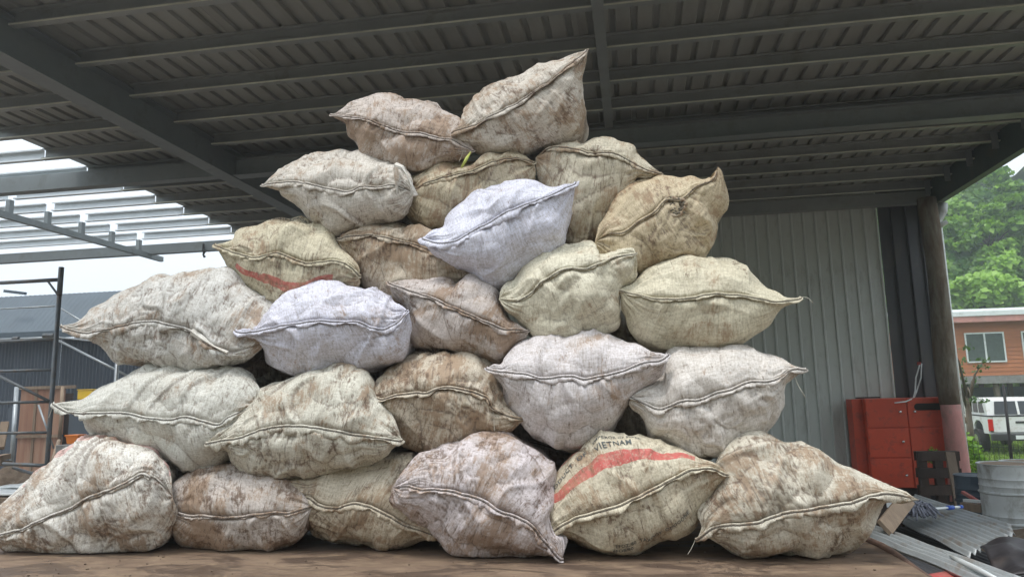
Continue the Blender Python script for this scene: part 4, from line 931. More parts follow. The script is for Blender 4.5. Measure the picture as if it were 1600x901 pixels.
    # creases fanning out of the two ears
    for sgn, tip in ((0, 0), (1, -1)):
        ss = (u if sgn == 0 else 1-u)[:, None]
        rr = np.stack([np.repeat((th*3.4)[None], NU, 0)+perlin(Q*6+60)*.8, ss*4+0*tt[None], np.full((NU, NV), seed*2.3+sgn*11)], -1)
        fan = ridged(rr)*.6+ridged(rr*np.array([2.2, 1.5, 1])+3)*.3
        disp += (fan-.5)*.024*fold*np.exp(-(ss/.20)**1.5)*smooth(0, .06, ss)
    # long folds and crumple across the body
    w1 = Q*3.0+.6*np.stack([perlin(Q*2+3), perlin(Q*2+13), perlin(Q*2+23)], -1)
    cr1 = ridged(w1*np.array([1.5, 1, 1.0])); cr1 = np.clip(cr1-.45, 0, 1)
    w2 = Q*8.5+1.1*np.stack([perlin(Q*4+33), perlin(Q*4+43), perlin(Q*4+53)], -1)
    cr2 = np.clip(ridged(w2)-.35, 0, 1); cr3 = ridged(Q*21+perlin(Q*8)[..., None]*1.5)
    amp = .5+.9*smooth(-.3, .5, perlin(Q*2.1+70))
    calm = smooth(-.25, .45, perlin(Q*2.6+90)); fine_ = perlin(Q*34)*.6+perlin(Q*60)*.4
    disp += ((cr1**1.5)*.040+cr2*.0105*amp*calm+(cr3-.5)*.0030*amp*calm+fine_*.0011)*fold*(.2+.8*att)
    # the stitched line pulls in
    disp -= .016*np.exp(-(tt/.055)**2)[None]*(.3+.7*att)*front
    Pd = P+Nn*disp[..., None]
    # little thickness so that tips never close to a knife edge
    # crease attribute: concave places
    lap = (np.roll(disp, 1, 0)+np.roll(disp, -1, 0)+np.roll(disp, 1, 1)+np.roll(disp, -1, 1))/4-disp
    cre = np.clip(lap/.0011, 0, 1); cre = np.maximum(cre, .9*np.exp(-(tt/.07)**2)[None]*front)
    zmin = Pd[..., 2].min()
    if zmin < DECK_Z+.002:       # resting on the deck: squashed flat
        zz = Pd[..., 2]; lim = DECK_Z+.004+.006*(perlin(Q*9)+.6)*.5
        Pd[..., 2] = np.where(zz < lim, lim, zz)
    base = np.array([cen[0], Y0+.1, Pd[..., 2].min()])
    root = thing('woven_sack', label, 'sack', base, 'sacks deeper in the pile' if rear else 'filled woven sacks piled on the flatbed')
    fs = []
    ii, jj = np.meshgrid(np.arange(NU-1), np.arange(NV), indexing='ij'); j2 = (jj+1) % NV
    F = np.stack([ii*NV+jj, ii*NV+j2, (ii+1)*NV+j2, (ii+1)*NV+jj], -1).reshape(-1, 4)
    def numesh(nm, verts, faces, m, uvs=None, attr=None):
        me = bpy.data.meshes.new(nm); me.vertices.add(len(verts)); me.vertices.foreach_set('co', (verts-base).astype(np.float32).ravel())
        nf = len(faces); me.loops.add(nf*4); me.loops.foreach_set('vertex_index', faces.ravel().astype(np.int32))
        me.polygons.add(nf); me.polygons.foreach_set('loop_start', np.arange(0, nf*4, 4, dtype=np.int32)); me.polygons.foreach_set('loop_total', np.full(nf, 4, np.int32))
        me.polygons.foreach_set('use_smooth', np.ones(nf, bool)); me.update(calc_edges=True); me.validate()
        for k, U_ in (uvs or {}).items():
            l = me.uv_layers.new(name=k); l.data.foreach_set('uv', U_[faces.ravel()].astype(np.float32).ravel())
        for k, A in (attr or {}).items():
            a = me.attributes.new(k, 'FLOAT', 'POINT'); a.data.foreach_set('value', A.astype(np.float32).ravel())
        me.materials.append(m); o = bpy.data.objects.new(nm, me); C.objects.link(o); o.parent = root; g_ = sum(col)/3; o.color = (*[min(.86, (c*.93+g_*.07)*1.04) for c in col], dirt)
        return o
    thc = np.where(np.arange(NV) < TF, th, th)
    uvc = np.stack([np.repeat(Lx[:, None], NV, 1)+seed*1.3, np.repeat((thc*hv/(math.pi/2))[None], NU, 0)], -1).reshape(-1, 2)
    bnd = np.stack([np.repeat(u[:, None], NV, 1), np.repeat((thc/(math.pi/2))[None], NU, 0)], -1).reshape(-1, 2)
    vv = Pd.reshape(-1, 3)
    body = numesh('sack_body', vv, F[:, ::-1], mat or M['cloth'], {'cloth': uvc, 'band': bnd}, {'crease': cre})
    # ---- sewn hem standing proud along the mouth
    jm = int(round((TF-1)/2)); line = (Pd[:, jm]+Pd[:, jm-1])/2 + Nn[:, jm]*.006
    ua, ub, w = fin
    ks = np.arange(int(ua*(NU-1)), int(ub*(NU-1))+1); nk = len(ks); fine = 3
    uu = np.linspace(ks[0], ks[-1], nk*fine); ln_ = np.stack([np.interp(uu, np.arange(NU), line[:, k]) for k in range(3)], 1)
    t = np.gradient(ln_, axis=0); t /= np.linalg.norm(t, axis=1)[:, None]+1e-9
    n = np.tile(np.array([0, -1., -.12]), (len(uu), 1)); n -= t*(n*t).sum(1)[:, None]; n /= np.linalg.norm(n, axis=1)[:, None]
    dn = np.cross(t, n); dn *= np.sign(-dn[:, 2:3]+1e-6)*fn; 
    Lf = np.interp(uu, np.arange(NU), Lx); q = np.stack([Lf, Lf*0+seed*3.3, Lf*0], 1)
    r1 = perlin(q*np.array([14, 1, 1])); r2 = perlin(q*np.array([33, 1, 1])+8); r3 = perlin(q*np.array([9, 1, 1])+3)
    ends = np.clip(np.minimum(Lf-Lf[0], Lf[-1]-Lf)/.05, 0, 1)
    wv = w*np.clip(1+1.3*r3+.35*r2, .12, 2.3)*(.6+.4*ends); nb = .016*r1+.007*r2
    sec = [(-.004, -.006), (.006, -.009), (.012, -.005), (.008, 0), (.013, .004), (.018, .5), (.019, 1.0), (.016, 1.02), (.012, .5), (.006, .003), (-.004, .005)]
    if w < .014: sec = [(-.004, -.007), (.005, -.009), (.008, -.004), (.006, 0), (.009, .004), (.009, .6), (.006, 1.), (.002, 1.0), (-.002, .7), (-.003, .010), (-.006, .006)]
    HP = np.zeros((len(uu), len(sec), 3))
    for k, (a, b) in enumerate(sec):
        bb = b if abs(b) < .03 and k < 5 or k > 8 else None
        dd = (np.full(len(uu), b) if bb is not None else b*wv*.85)
        curl = nb*(0 if bb is not None else (b))*1.0
        HP[:, k] = ln_+n*(a*(.4+.6*ends)+curl+.004*r2)[:, None]+dn*(dd+.004*r1)[:, None]
    HP[..., 2] = np.maximum(HP[..., 2], DECK_Z+.004)
    ns_ = len(sec); ii, jj = np.meshgrid(np.arange(len(uu)-1), np.arange(ns_), indexing='ij'); j2 = (jj+1) % ns_
    HF = np.stack([ii*ns_+jj, ii*ns_+j2, (ii+1)*ns_+j2, (ii+1)*ns_+jj], -1).reshape(-1, 4)
    HF = np.vstack([HF, [[0, 1, 9, 10], [1, 2, 8, 9], [2, 3, 7, 8], [3, 4, 6, 7]], np.array([[0, 1, 9, 10], [1, 2, 8, 9], [2, 3, 7, 8], [3, 4, 6, 7]])+(len(uu)-1)*ns_])
    huv = np.stack([np.repeat(Lf[:, None], ns_, 1), np.repeat(np.arange(ns_)[None]*.01, len(uu), 0)], -1).reshape(-1, 2)
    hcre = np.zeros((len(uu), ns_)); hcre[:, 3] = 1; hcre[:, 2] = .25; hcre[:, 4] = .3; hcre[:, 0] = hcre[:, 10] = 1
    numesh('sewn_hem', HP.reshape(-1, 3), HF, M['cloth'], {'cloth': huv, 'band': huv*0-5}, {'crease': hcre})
    g = G(); sp = [HP[k, 3]*.5+HP[k, 4]*.5+n[k]*.0022+dn[k]*.0015*math.sin(k*.9) for k in range(0, len(uu), 2)]
    g.tube(sp, .0016, 5); obj('stitching', g, M['thread'], root, smooth=True)
    for (side, ln2, ang) in threads:
        p = np.array(line[0 if side < .5 else -1]) if side in (0, 1) else np.array(line[int(side*(NU-1))])
        pts = [p]; vx = math.sin(R_(ang)); vz = math.cos(R_(ang)); q_ = p.copy(); rr = random.Random(seed+int(ang))
        cx = rr.uniform(-.5, .5)
        for k in range(12):
            vx += cx*.25+rr.uniform(-.15, .15); vz -= .10
            l = math.hypot(vx, vz); q_ = q_+np.array([vx/l, rr.uniform(-.15, .1), vz/l])*ln2/12; q_[2] = max(q_[2], DECK_Z+.003); pts.append(q_.copy())
        g = G(); g.tube(pts, .0016, 5); obj('loose_thread', g, M['lightthread'], root, smooth=True)
    # printed words follow the cloth
    for (txt, tu, tv, size, rot, flip) in texts:
        cu = bpy.data.curves.new('tmp', 'FONT'); cu.body = txt; cu.size = size; cu.resolution_u = 2; cu.offset = size*.012; cu.align_x = 'CENTER'; cu.space_character = 1.08
        to = bpy.data.objects.new('tmp', cu); C.objects.link(to); dg = bpy.context.evaluated_depsgraph_get(); me = bpy.data.meshes.new_from_object(to.evaluated_get(dg))
        bpy.data.objects.remove(to)
        bm = bmesh.new(); bm.from_mesh(me); bmesh.ops.triangulate(bm, faces=bm.faces)
        bmesh.ops.subdivide_edges(bm, edges=[e for e in bm.edges if e.calc_length() > size*.2], cuts=2); bm.to_mesh(me); bm.free()
        Lt = Lx[-1]
        for v in me.vertices:
            a, b = v.co.x, v.co.y
            if flip: a, b = -a, -b
            a, b = a*math.cos(R_(rot))-b*math.sin(R_(rot)), a*math.sin(R_(rot))+b*math.cos(R_(rot))
            fu = np.clip(tu+a/Lt, .01, .99)*(NU-1); fv = (np.clip(tv+b/(hv*1.25), -.99, .99)+1)/2*(TF-1)
            i, j = int(fu), int(fv); a_, b_ = fu-i, fv-j; i1, j1 = min(i+1, NU-1), min(j+1, TF-1)
            p = (Pd[i, j]*(1-a_)+Pd[i1, j]*a_)*(1-b_)+(Pd[i, j1]*(1-a_)+Pd[i1, j1]*a_)*b_
            v.co = Vector((p+Nn[i, j]*.0035-base).tolist())
        me.materials.clear(); me.materials.append(M['ink']); me.name = 'printed_lettering'
        o = bpy.data.objects.new('printed_lettering', me); C.objects.link(o); o.parent = root
    return root, Pd, Nn, base

ZA = (400, 60, 3.004); ZB = (640, 200, 3.004); ZC = (80, 330, 3.004); ZD = (500, 400, 3.004); ZE = (760, 380, 3.004)
ZF = (0, 560, 2.817); ZG = (400, 600, 2.994); ZH = (840, 650, 2.581); ZP = (0, 0, 1.0)
M['cloth_stripe_a'] = cloth_material('striped_sack_cloth', ((.385, .075, .0, .84, 2.4), (.90, .03, .12, .5, 0)), .95)
M['cloth_stripe_b'] = cloth_material('red_band_sack_cloth', ((-.36, .070, .18, .80, 0),), .85)
M['cloth_stripe_c'] = cloth_material('pink_edged_sack_cloth', ((.84, .06, .25, .92, 0),), .45)

# bottom row, left to right
sack('large skewed sack with a long diagonal seam, leftmost of the bottom row', ZP, (-16, 838), (270, 775),
     [(0, 795), (30, 775), (60, 745), (90, 722), (115, 703), (150, 690), (185, 694), (230, 707), (258, 732)],
     [(10, 855), (40, 865), (70, 871), (110, 872), (180, 865), (230, 855), (260, 838), (273, 805)],
     [(20, 830), (40, 825), (80, 806), (100, 798), (140, 776), (175, 765), (195, 755), (222, 740), (245, 750)], 3.80, .30, .6, WHITE, .62, 1, (0, .86, .012), 1.2, 1.35, M['cloth_stripe_c'])
sack('dark mud-smeared rounded sack, second from the left in the bottom row', ZP, (263, 781), (489, 791),
     [(268, 763), (280, 750), (310, 731), (350, 722), (400, 729), (440, 740), (472, 762)],
     [(259, 800), (268, 825), (290, 850), (320, 858), (360, 861), (400, 858), (440, 850), (468, 836), (481, 812)],
     [(273, 798), (295, 805), (319, 805), (341, 808), (369, 808), (401, 803), (426, 801), (447, 801), (475, 794)], 3.86, .24, .55, (.60, .545, .51), .78, 2, (0, 1, .013), .6, .9)
sack('tan sack wedged low between the dark rounded sack and the pinkish one', ZG, (115, 462), (868, 715),
     [(200, 440), (330, 400), (480, 375), (600, 345), (690, 320), (745, 360), (775, 450), (800, 560), (845, 660)],
     [(150, 520), (225, 560), (240, 650), (300, 700), (370, 730), (470, 745), (540, 740), (575, 764), (620, 755), (700, 742), (780, 722), (825, 715)],
     [(200, 520), (265, 535), (300, 565), (380, 580), (440, 560), (490, 555), (560, 580), (620, 610), (700, 655), (780, 680)], 3.92, .26, .5, TAN, .62, 3, (.12, 1, .026), .9, 1.2, threads=((1, .05, 180),))
sack('pinkish sack in the bottom row whose seam ends in a flat drooping corner', ZG, (635, 485), (1432, 822),
     [(680, 430), (750, 370), (830, 320), (910, 288), (1000, 268), (1100, 257), (1200, 265), (1290, 300), (1350, 358), (1388, 430), (1390, 520), (1385, 610), (1405, 690), (1446, 720)],
     [(640, 560), (700, 600), (740, 620), (800, 670), (880, 730), (960, 765), (1050, 776), (1150, 782), (1250, 791), (1330, 790), (1385, 800)],
     [(700, 475), (780, 490), (850, 490), (930, 500), (1010, 525), (1090, 560), (1160, 600), (1230, 625), (1290, 660), (1330, 705), (1375, 765)], 3.78, .28, .55, (.66, .60, .62), .66, 4, (0.05, 1, .026), 1.1, 1.25)
sack('sack with a broad red stripe and black printed words on its upper half', ZH, (0, 460), (768, 238),
     [(35, 415), (38, 350), (60, 280), (100, 220), (150, 150), (210, 100), (260, 77), (340, 80), (430, 90), (500, 113), (570, 135), (650, 165), (720, 190)],
     [(60, 475), (130, 498), (200, 520), (280, 538), (380, 542), (470, 530), (530, 502), (600, 445), (650, 385), (700, 315), (735, 265)],
     [(60, 462), (110, 432), (180, 400), (270, 375), (350, 350), (430, 310), (500, 275), (560, 245), (620, 215), (700, 210)], 3.82, .26, .55, (.66, .60, .46), .55, 5, (0, 1, .018), .9, .9, M['cloth_stripe_a'],
     threads=((1, .10, 160),), texts=(('PRODUCT  OF', .27, .56, .034, 3, False), ('VIETNAM', .50, .52, .034, 0, False), ('EMPEROR OF SUPER', .52, .63, .020, -2, False), ('HITCSINCC', .17, .68, .020, 4, False), ('EFOZ/80  TAXOOY  ODOOONE', .55, -.50, .024, 3, False), ('EFO8/80', .40, -.60, .024, 3, False)))
sack('broad cream sack whose pointed ear reaches out over the corrugated iron sheets', ZH, (640, 500), (1537, 337),
     [(665, 440), (650, 375), (680, 310), (722, 245), (745, 175), (780, 120), (820, 88), (880, 80), (940, 95), (1000, 113), (1080, 125), (1140, 165), (1200, 200), (1280, 230), (1360, 260), (1440, 290)],
     [(690, 485), (740, 525), (820, 562), (880, 560), (950, 550), (1000, 548), (1060, 540), (1130, 555), (1200, 532), (1270, 502), (1320, 480), (1350, 430), (1372, 385), (1400, 345), (1460, 342)],
     [(700, 452), (780, 435), (860, 430), (940, 405), (1020, 385), (1100, 375), (1180, 360), (1260, 345), (1340, 318), (1430, 312)], 3.83, .26, .6, (.66, .62, .52), .66, 6, (0, .97, .026), 1.1, 1.2, threads=((0, .08, 200),))
# second row
sack('pale grey-white sack with a flat left ear, directly above the large skewed sack', ZP, (83, 630), (398, 632),
     [(117, 627), (135, 622), (160, 604), (200, 589), (240, 577), (290, 577), (340, 574), (380, 582), (405, 605)],
     [(100, 640), (130, 650), (138, 670), (160, 690), (200, 700), (250, 711), (290, 732), (330, 728), (360, 702), (385, 670)],
     [(100, 640), (117, 645), (160, 645), (192, 645), (227, 652), (270, 655), (295, 651), (341, 663), (358, 652), (382, 640)], 3.92, .28, .55, (.66, .655, .60), .42, 7, (0, .92, .026), .9, 1.0, threads=((0, .09, 200),))
sack('cream sack with a wide triangular right corner, resting on the tan sack', ZP, (322, 693), (629, 688),
     [(345, 670), (360, 655), (374, 638), (400, 615), (430, 600), (470, 583), (510, 575), (545, 572), (570, 583), (590, 615), (612, 655)],
     [(345, 700), (360, 706), (370, 725), (400, 740), (440, 745), (480, 738), (530, 735), (570, 725), (600, 710), (614, 695)],
     [(350, 688), (380, 682), (410, 671), (440, 666), (480, 666), (520, 672), (560, 680), (600, 684)], 3.84, .28, .55, (.67, .65, .56), .6, 8, (0, 1, .034), 1.0, 1.3)
sack('brown-stained sack with dry roots sticking up from its top', ZD, (175, 655), (972, 766),
     [(245, 632), (280, 575), (340, 520), (400, 490), (500, 470), (600, 463), (700, 460), (760, 480), (800, 530), (825, 610), (870, 690), (925, 745)],
     [(230, 690), (290, 745), (360, 800), (400, 870), (470, 903), (560, 916), (680, 887), (800, 862), (880, 840), (925, 792)],
     [(250, 660), (300, 670), (370, 650), (450, 640), (520, 640), (590, 615), (680, 625), (780, 660), (810, 710), (880, 748)], 3.93, .26, .55, (.66, .59, .48), .70, 9, (0, .98, .014), 1.2, 1.1, threads=((0, .06, 270), (.8, .12, 180)))
sack('pale sack with rust-brown blotches and twisted ears, above the red-striped sack', ZE, (0, 588), (855, 524),
     [(30, 572), (72, 566), (92, 530), (140, 487), (200, 460), (280, 440), (380, 433), (450, 422), (520, 430), (580, 450), (650, 470), (715, 475), (770, 512), (815, 520)],
     [(40, 620), (80, 670), (120, 760), (180, 830), (240, 880), (310, 930), (370, 950), (430, 945), (500, 912), (580, 870), (630, 800), (690, 722), (760, 672), (820, 622), (835, 570)],
     [(60, 602), (130, 606), (200, 615), (260, 635), (340, 625), (400, 622), (460, 635), (530, 625), (620, 605), (700, 575), (760, 555), (810, 552)], 3.88, .26, .6, (.69, .65, .66), .45, 10, (0, 1, .026), .9, 1.0)
sack('plump off-white sack above the broad cream sack at the right of the pile', ZE, (678, 718), (1502, 594),
     [(735, 672), (820, 625), (848, 565), (865, 522), (920, 505), (1000, 506), (1100, 502), (1200, 520), (1300, 530), (1380, 550), (1445, 578)],
     [(673, 760), (720, 805), (750, 870), (770, 920), (820, 950), (940, 985), (1050, 990), (1150, 962), (1250, 920), (1310, 860), (1380, 785), (1390, 705), (1400, 655), (1450, 620)],
     [(740, 752), (800, 775), (860, 765), (930, 738), (1000, 735), (1080, 702), (1160, 680), (1230, 648), (1310, 650), (1370, 630), (1435, 592)], 3.93, .26, .6, (.68, .64, .60), .38, 11, (0, 1, .022), 1.0, .95, threads=((.93, .15, 180),))
# third row
sack('big ash-grey sack with a long pointed left ear touching the scaffold post', ZC, (46, 540), (1005, 610),
     [(110, 525), (160, 495), (200, 460), (270, 430), (340, 395), (400, 365), (460, 330), (540, 315), (640, 292), (740, 288), (840, 292), (900, 330), (970, 380), (1040, 440), (1050, 530)],
     [(70, 570), (130, 583), (200, 600), (260, 640), (300, 690), (360, 712), (480, 716), (580, 737), (660, 759), (750, 745), (850, 716), (930, 680), (985, 645)],
     [(150, 570), (250, 560), (320, 545), (400, 525), (480, 518), (560, 535), (630, 555), (680, 580), (740, 630), (830, 662), (900, 650)], 3.98, .28, .6, (.64, .63, .60), .55, 12, (0, .79, .032), .9, 1.2)
sack('lavender-white sack with a pinched right ear, immediately right of the ash-grey sack', ZP, (368, 517), (638, 486),
     [(400, 511), (413, 493), (430, 480), (453, 466), (479, 455), (509, 450.5), (539, 450), (565, 451), (585, 455), (610, 468), (630, 480)],
     [(385, 522), (400, 530), (413, 543), (422, 558), (430, 567), (450, 581), (480, 580), (533, 575), (583, 570), (622, 565), (640, 540), (643, 515)],
     [(385, 520), (400, 518), (440, 510), (470, 505), (500, 502), (540, 503), (560, 503), (580, 512), (600, 514), (622, 503)], 3.92, .28, .55, (.69, .69, .80), .36, 13, (0, 1, .020), .9, 1.1)
sack('dusty mauve sack with a straight seam slanting down to the right', ZD, (322, 125), (982, 352),
     [(380, 122), (440, 118), (500, 112), (550, 100), (605, 112), (640, 138), (690, 100), (740, 100), (790, 130), (830, 170), (852, 230), (880, 290), (930, 325)],
     [(350, 180), (400, 240), (420, 320), (440, 400), (500, 440), (600, 457), (720, 467), (820, 495), (862, 480), (912, 420), (962, 387)],
     [(400, 155), (480, 180), (560, 210), (620, 240), (700, 275), (780, 310), (850, 340), (920, 346)], 3.98, .24, .5, (.60, .54, .52), .66, 14, (0, 1, .018), .9, .9)
sack('yellowish cream sack with a square right ear, beneath the sack with the hole', ZE, (58, 262), (702, 48),
     [(80, 210), (130, 170), (190, 100), (250, 60), (310, 37), (400, 25), (470, 5), (508, 18), (530, 50), (600, 46), (680, 26)],
     [(100, 318), (150, 352), (190, 400), (250, 442), (400, 445), (500, 422), (600, 380), (622, 300), (640, 222), (690, 180), (703, 110)],
     [(100, 275), (150, 268), (220, 225), (290, 165), (380, 120), (450, 122), (530, 95), (600, 64)], 3.95, .24, .55, (.70, .66, .52), .36, 15, (0.12, 1, .009), 1.1, 1.0)
sack('wide straw-cream sack with thin string at both ears, against the ribbed wall', ZE, (612, 222), (1478, 258),
     [(680, 195), (740, 150), (800, 110), (860, 83), (920, 70), (1000, 78), (1100, 85), (1180, 103), (1240, 138), (1290, 188), (1350, 225), (1405, 256)],
     [(635, 250), (633, 300), (660, 350), (690, 412), (740, 462), (810, 498), (900, 506), (1000, 500), (1100, 495), (1200, 472), (1270, 418), (1320, 382), (1370, 312), (1425, 282)],
     [(700, 240), (800, 262), (900, 262), (980, 255), (1030, 240), (1120, 240), (1200, 242), (1290, 262), (1350, 275), (1410, 272)], 4.02, .28, .6, (.66, .61, .46), .36, 16, (0, 1, .014), .7, .8, threads=((0, .13, 150), (0, .10, 190), (1, .07, 80)))
# fourth row
sack('cream sack with a wavy red band along its belly and faded print on top', ZC, (768, 158), (1447, 305),
     [(850, 135), (880, 90), (960, 73), (1030, 55), (1100, 40), (1180, 50), (1230, 68), (1290, 72), (1320, 98), (1350, 150), (1390, 200), (1436, 260)],
     [(800, 200), (840, 252), (870, 312), (920, 352), (980, 392), (1060, 430), (1150, 420), (1250, 375), (1360, 365), (1435, 350)],
     [(850, 190), (940, 215), (1000, 212), (1060, 195), (1130, 220), (1200, 245), (1260, 240), (1320, 232), (1370, 242), (1420, 270)], 4.05, .24, .55, (.63, .575, .42), .58, 17, (0, 1, .020), .9, 1.1, M['cloth_stripe_b'], texts=(('TRADE EXPORT', .46, .80, .030, 0, False),))
sack('rust-stained tan sack half hidden between the red-banded and bright lavender sacks', ZP, (527, 374), (742, 412),
     [(545, 362), (570, 350), (600, 346), (630, 350), (660, 358), (690, 368), (725, 385)],
     [(538, 395), (553, 415), (563, 440), (590, 460), (630, 472), (680, 468), (720, 450), (740, 432)],
     [(560, 368), (590, 368), (620, 375), (650, 382), (680, 395), (715, 408)], 4.10, .20, .5, (.62, .54, .43), .68, 18, (0, 1, .018), 1.0, 1.1)
sack('bright lavender sack with a wide pale hem rising right, cleanest of the pile', ZB, (62, 520), (780, 262),
     [(110, 482), (165, 470), (200, 410), (260, 360), (350, 310), (400, 280), (470, 263), (540, 256), (590, 260), (650, 280), (720, 272)],
     [(90, 565), (130, 605), (220, 650), (300, 690), (400, 742), (440, 744), (500, 690), (600, 612), (680, 572), (720, 540), (742, 470), (762, 400), (768, 340), (772, 295)],
     [(140, 540), (210, 535), (270, 500), (340, 460), (400, 430), (450, 400), (540, 365), (600, 340), (660, 315), (720, 290)], 3.98, .28, .55, (.70, .71, .84), .20, 19, (0, 1, .032), 1.0, 1.0)
sack('brown-tinged sack with a round dark hole and a curled horn of cloth', ZB, (868, 540), (1448, 182),
     [(900, 455), (960, 370), (1030, 300), (1120, 250), (1180, 238), (1260, 240), (1320, 232), (1370, 245), (1415, 236), (1438, 212)],
     [(890, 605), (930, 645), (1000, 682), (1070, 692), (1150, 662), (1250, 642), (1350, 612), (1400, 560), (1442, 480), (1442, 430), (1482, 370), (1487, 300), (1472, 240), (1462, 200)],
     [(900, 515), (945, 498), (1010, 488), (1080, 440), (1150, 400), (1200, 340), (1280, 330), (1340, 280), (1400, 255), (1432, 232)], 4.08, .25, .55, (.62, .52, .35), .55, 20, (.12, .97, .010), .9, .9)
# fifth row
sack('whitish sack with a long left ear, below the stained mauve top-left sack', ZA, (28, 692), (742, 722),
     [(80, 650), (130, 615), (200, 580), (290, 543), (400, 543), (490, 547), (560, 570), (620, 598), (680, 595), (708, 630), (728, 680)],
     [(75, 700), (115, 708), (130, 735), (200, 780), (240, 832), (290, 880), (345, 910), (420, 898), (520, 877), (600, 862), (680, 840), (715, 790), (732, 750)],
     [(90, 682), (180, 676), (260, 690), (350, 710), (430, 722), (500, 700), (590, 697), (640, 692), (690, 702)], 4.10, .26, .55, (.66, .62, .56), .52, 21, (0, .93, .026), .9, 1.1)
sack('tan speckled sack wedged between the whitish sack and the bright lavender sack', ZA, (715, 690), (1308, 586),
     [(738, 650), (800, 622), (860, 590), (930, 596), (1000, 600), (1080, 578), (1150, 555), (1230, 548)],
     [(712, 760), (730, 832), (790, 882), (870, 897), (950, 890), (1050, 860), (1200, 800), (1290, 700), (1306, 640)],
     [(760, 708), (830, 682), (920, 650), (1010, 628), (1100, 594), (1200, 568), (1265, 572)], 4.15, .20, .55, (.57, .50, .36), .6, 22, (0, 1, .018), 1.1, 1.0)
sack('tall brown-grey sack tilted back beneath the topmost sack', ZB, (592, 140), (1183, 218),
     [(640, 108), (700, 78), (740, 70), (820, 73), (880, 58), (950, 73), (1040, 88), (1062, 125), (1120, 170)],
     [(600, 190), (630, 300), (690, 450), (740, 542), (800, 562), (900, 502), (960, 402), (1030, 302), (1055, 242), (1110, 238)],
     [(650, 95), (720, 88), (800, 102), (850, 120), (910, 118), (970, 120), (1030, 150), (1080, 180), (1130, 205)], 4.16, .20, .55, (.60, .55, .43), .64, 23, (.1, 1, .022), .9, 1.0)
# top
sack('brown-stained mauve sack at the top left, just left of the topmost sack', ZA, (348, 362), (1022, 532),
     [(400, 340), (440, 305), (490, 300), (560, 284), (640, 283), (690, 305), (760, 300), (850, 315), (920, 350), (965, 395), (1000, 470)],
     [(420, 392), (436, 450), (470, 482), (500, 552), (580, 597), (680, 632), (760, 637), (850, 602), (930, 572), (992, 552)],
     [(440, 372), (520, 385), (600, 415), (700, 440), (780, 445), (860, 465), (930, 482), (980, 508)], 4.15, .24, .55, (.62, .55, .51), .66, 24, (0, 1, .018), .9, 1.0, threads=((.93, .1, 180),))
sack('topmost sack, steeply tilted, with a sharp peak and a seam climbing right', ZA, (905, 452), (1556, 58),
     [(965, 400), (990, 340), (1080, 260), (1180, 205), (1250, 180), (1320, 150), (1385, 122), (1432, 112), (1500, 75)],
     [(960, 492), (1040, 527), (1120, 547), (1200, 550), (1300, 532), (1400, 502), (1500, 452), (1545, 370), (1540, 290), (1527, 200), (1545, 110)],
     [(1000, 415), (1080, 388), (1160, 350), (1240, 300), (1330, 240), (1420, 175), (1490, 115)], 4.14, .26, .55, (.64, .59, .52), .62, 25, (0, 1, .020), .9, .9)

# sacks deeper in the pile, seen through the gaps
rr_ = random.Random(9); k_ = 0
for (cx_, cy_, lab_) in ((850, 790, 'dim sack deeper in the pile, showing just left of the red-striped sack'), (430, 640, 'lower dim sack in the dark gap under the lavender-white sack'), (790, 690, 'dim sack in the dark gap between the pinkish and rust-blotched sacks'),
                         (980, 690, 'dim sack in the gap between the rust-blotched and plump off-white sacks'), (400, 560, 'upper dim sack in the dark gap right of the ash-grey sack'), (960, 560, 'dim sack in the gap between the yellowish cream and straw-cream sacks'),
                         (610, 560, 'dim sack in the gap just right of the lavender-white sack'), (640, 715, 'dim sack behind the tan sack wedged in the bottom row')):
    w_, h_ = 120, 74; k_ += 1; an = rr_.uniform(-.15, .15)
    rot = lambda a, b: (cx_+a*w_*math.cos(an)-b*h_*math.sin(an), cy_-a*w_*math.sin(an)-b*h_*math.cos(an))
    sack(lab_, ZP, rot(-1, -.05), rot(1, .02),
         [rot(-.85, .35), rot(-.5, .8), rot(0, 1), rot(.5, .85), rot(.88, .4)], [rot(-.85, -.45), rot(-.5, -.85), rot(0, -1), rot(.5, -.85), rot(.88, -.4)],
         [rot(-.6, .05), rot(-.2, -.05), rot(.3, .06), rot(.7, -.02)], 4.78+.012*k_, .22, .5, (TAN, BROWN, CREAM, PINK)[k_ % 4], .6, 30+k_, (0, 1, .018), 1, 1, res=(56, 40, 10), rear=True)
# ---- details on single sacks
def px_strip(parent, pts, Ys, w, m, name, seed=1):
    """folded strip of cloth following a line"""
    P0 = [hy(a, b, y) for (a, b), y in zip(pts, Ys)]; n = len(P0); g = G(); V = []
    for i, p in enumerate(P0):
        t = P0[min(i+1, n-1)]-P0[max(i-1, 0)]; t /= np.linalg.norm(t); s_ = np.cross(t, [0, -1., 0]); s_ /= np.linalg.norm(s_); ww = w*(.7+.5*math.sin(i*1.7+seed))
        V.append([p-s_*ww/2, p+np.array([0, -.014, 0]), p+s_*ww/2, p+np.array([0, .008, 0])])
    V = np.array(V); g.add(V.reshape(-1, 3), [(i*4+j, i*4+(j+1) % 4, (i+1)*4+(j+1) % 4, (i+1)*4+j) for i in range(n-1) for j in range(4)]+[(3, 2, 1, 0), tuple((n-1)*4+j for j in range(4))])
    o = obj(name, g, m, parent, smooth=False); o.color = (*WHITE, .5); return o
def find(txt): return next(o for o in C.objects if o.get('label', '').startswith(txt))
s3 = find('whitish sack'); px_strip(s3, [(617, 258), (628, 262), (636, 274), (643, 290), (648, 306)], [3.86, 3.82, 3.82, 3.84, 3.86], .035, M['cloth'], 'folded_corner')
s3b = px_strip(s3, [(618, 262), (620, 280), (620, 304)], [3.83, 3.82, 3.84], .028, M['cloth'], 'folded_corner')
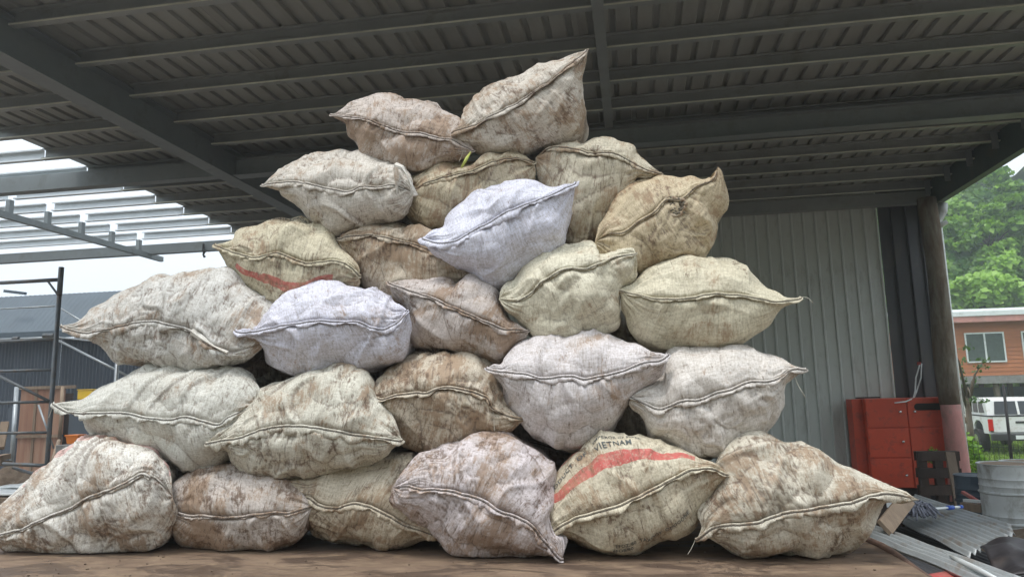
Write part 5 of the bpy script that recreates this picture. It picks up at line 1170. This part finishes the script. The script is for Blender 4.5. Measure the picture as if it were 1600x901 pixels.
s11 = find('big ash-grey'); px_strip(s11, [(300, 517), (315, 528), (335, 541), (356, 551)], [3.71, 3.70, 3.70, 3.71], .040, M['cloth'], 'flat_corner')
# hole plugged with husk and roots
s7 = find('brown-tinged'); c = hy(1051, 323, 3.835); rs = random.Random(2); g = G()
for k in range(46):
    a = rs.uniform(0, 6.28); r = .055*rs.random()**.5; p = c+[math.cos(a)*r*1.15, 0, math.sin(a)*r*.8]; a2 = a+rs.uniform(1, 2.5); l = rs.uniform(.02, .06)
    g.tube([p, p+[math.cos(a2)*l*.5, -.012*rs.random(), math.sin(a2)*l*.5], p+[math.cos(a2)*l, .01, math.sin(a2)*l]], .0045, 5)
obj('husk_fibres', g, M['pole'], s7, smooth=True)
g = G(); ring = [c+[math.cos(t)*.068*(1+.12*math.sin(3*t)), -.002, math.sin(t)*.050*(1+.1*math.sin(4*t))] for t in np.linspace(0, 2*math.pi, 30)]; g.tube(ring, [.009+.004*math.sin(k*2.1) for k in range(30)], 6); o = obj('frayed_rim', g, M['cloth'], s7, smooth=True); o.color = (*TAN, .9)
s17 = find('brown-stained sack'); c = hy(676, 556, 3.86); g = G()
for k in range(46):
    p = c+[rs.uniform(-.08, .09), rs.uniform(-.03, .05), rs.uniform(-.01, .012)]; a = rs.uniform(.2, 2.9); l = rs.uniform(.02, .055); q = p+[math.cos(a)*l, rs.uniform(-.02, .01), math.sin(a)*l]; g.tube([p, (p+q)/2+[.004, 0, .006], q], [.0035, .0025, .0012], 5)
tagd(obj('roots', g, M['pole'], smooth=True), 'tuft of dry brown roots on top of the brown-stained sack', 'roots')
a = hy(735, 238, 3.9); g = G(); g.tube([a, hy(729, 248, 3.82), hy(721, 262, 3.82)], [.004, .010, .006], 6)
tagd(obj('leaf_stalk', g, M['stalk'], smooth=True), 'yellow-green leaf stalk hanging below the stained mauve top sack', 'stalk')
# ------------------------------------------------------------------ haze
if True:
    hm = bpy.data.materials.new('thin_haze'); hm.use_nodes = True; hn = hm.node_tree; hn.nodes.clear()
    ho_ = hn.nodes.new('ShaderNodeOutputMaterial'); pv = hn.nodes.new('ShaderNodeVolumePrincipled'); pv.inputs['Color'].default_value = (.86, .92, 1, 1); pv.inputs['Density'].default_value = .0036; pv.inputs['Anisotropy'].default_value = .65
    hn.links.new(pv.outputs[0], ho_.inputs['Volume'])
    hb = obj('haze', G().box(-165, 165, -65, 205, -1, 40), hm); hb['kind'] = 'stuff'; hb['label'] = 'thin pale haze hanging in the air'; hb['category'] = 'haze'
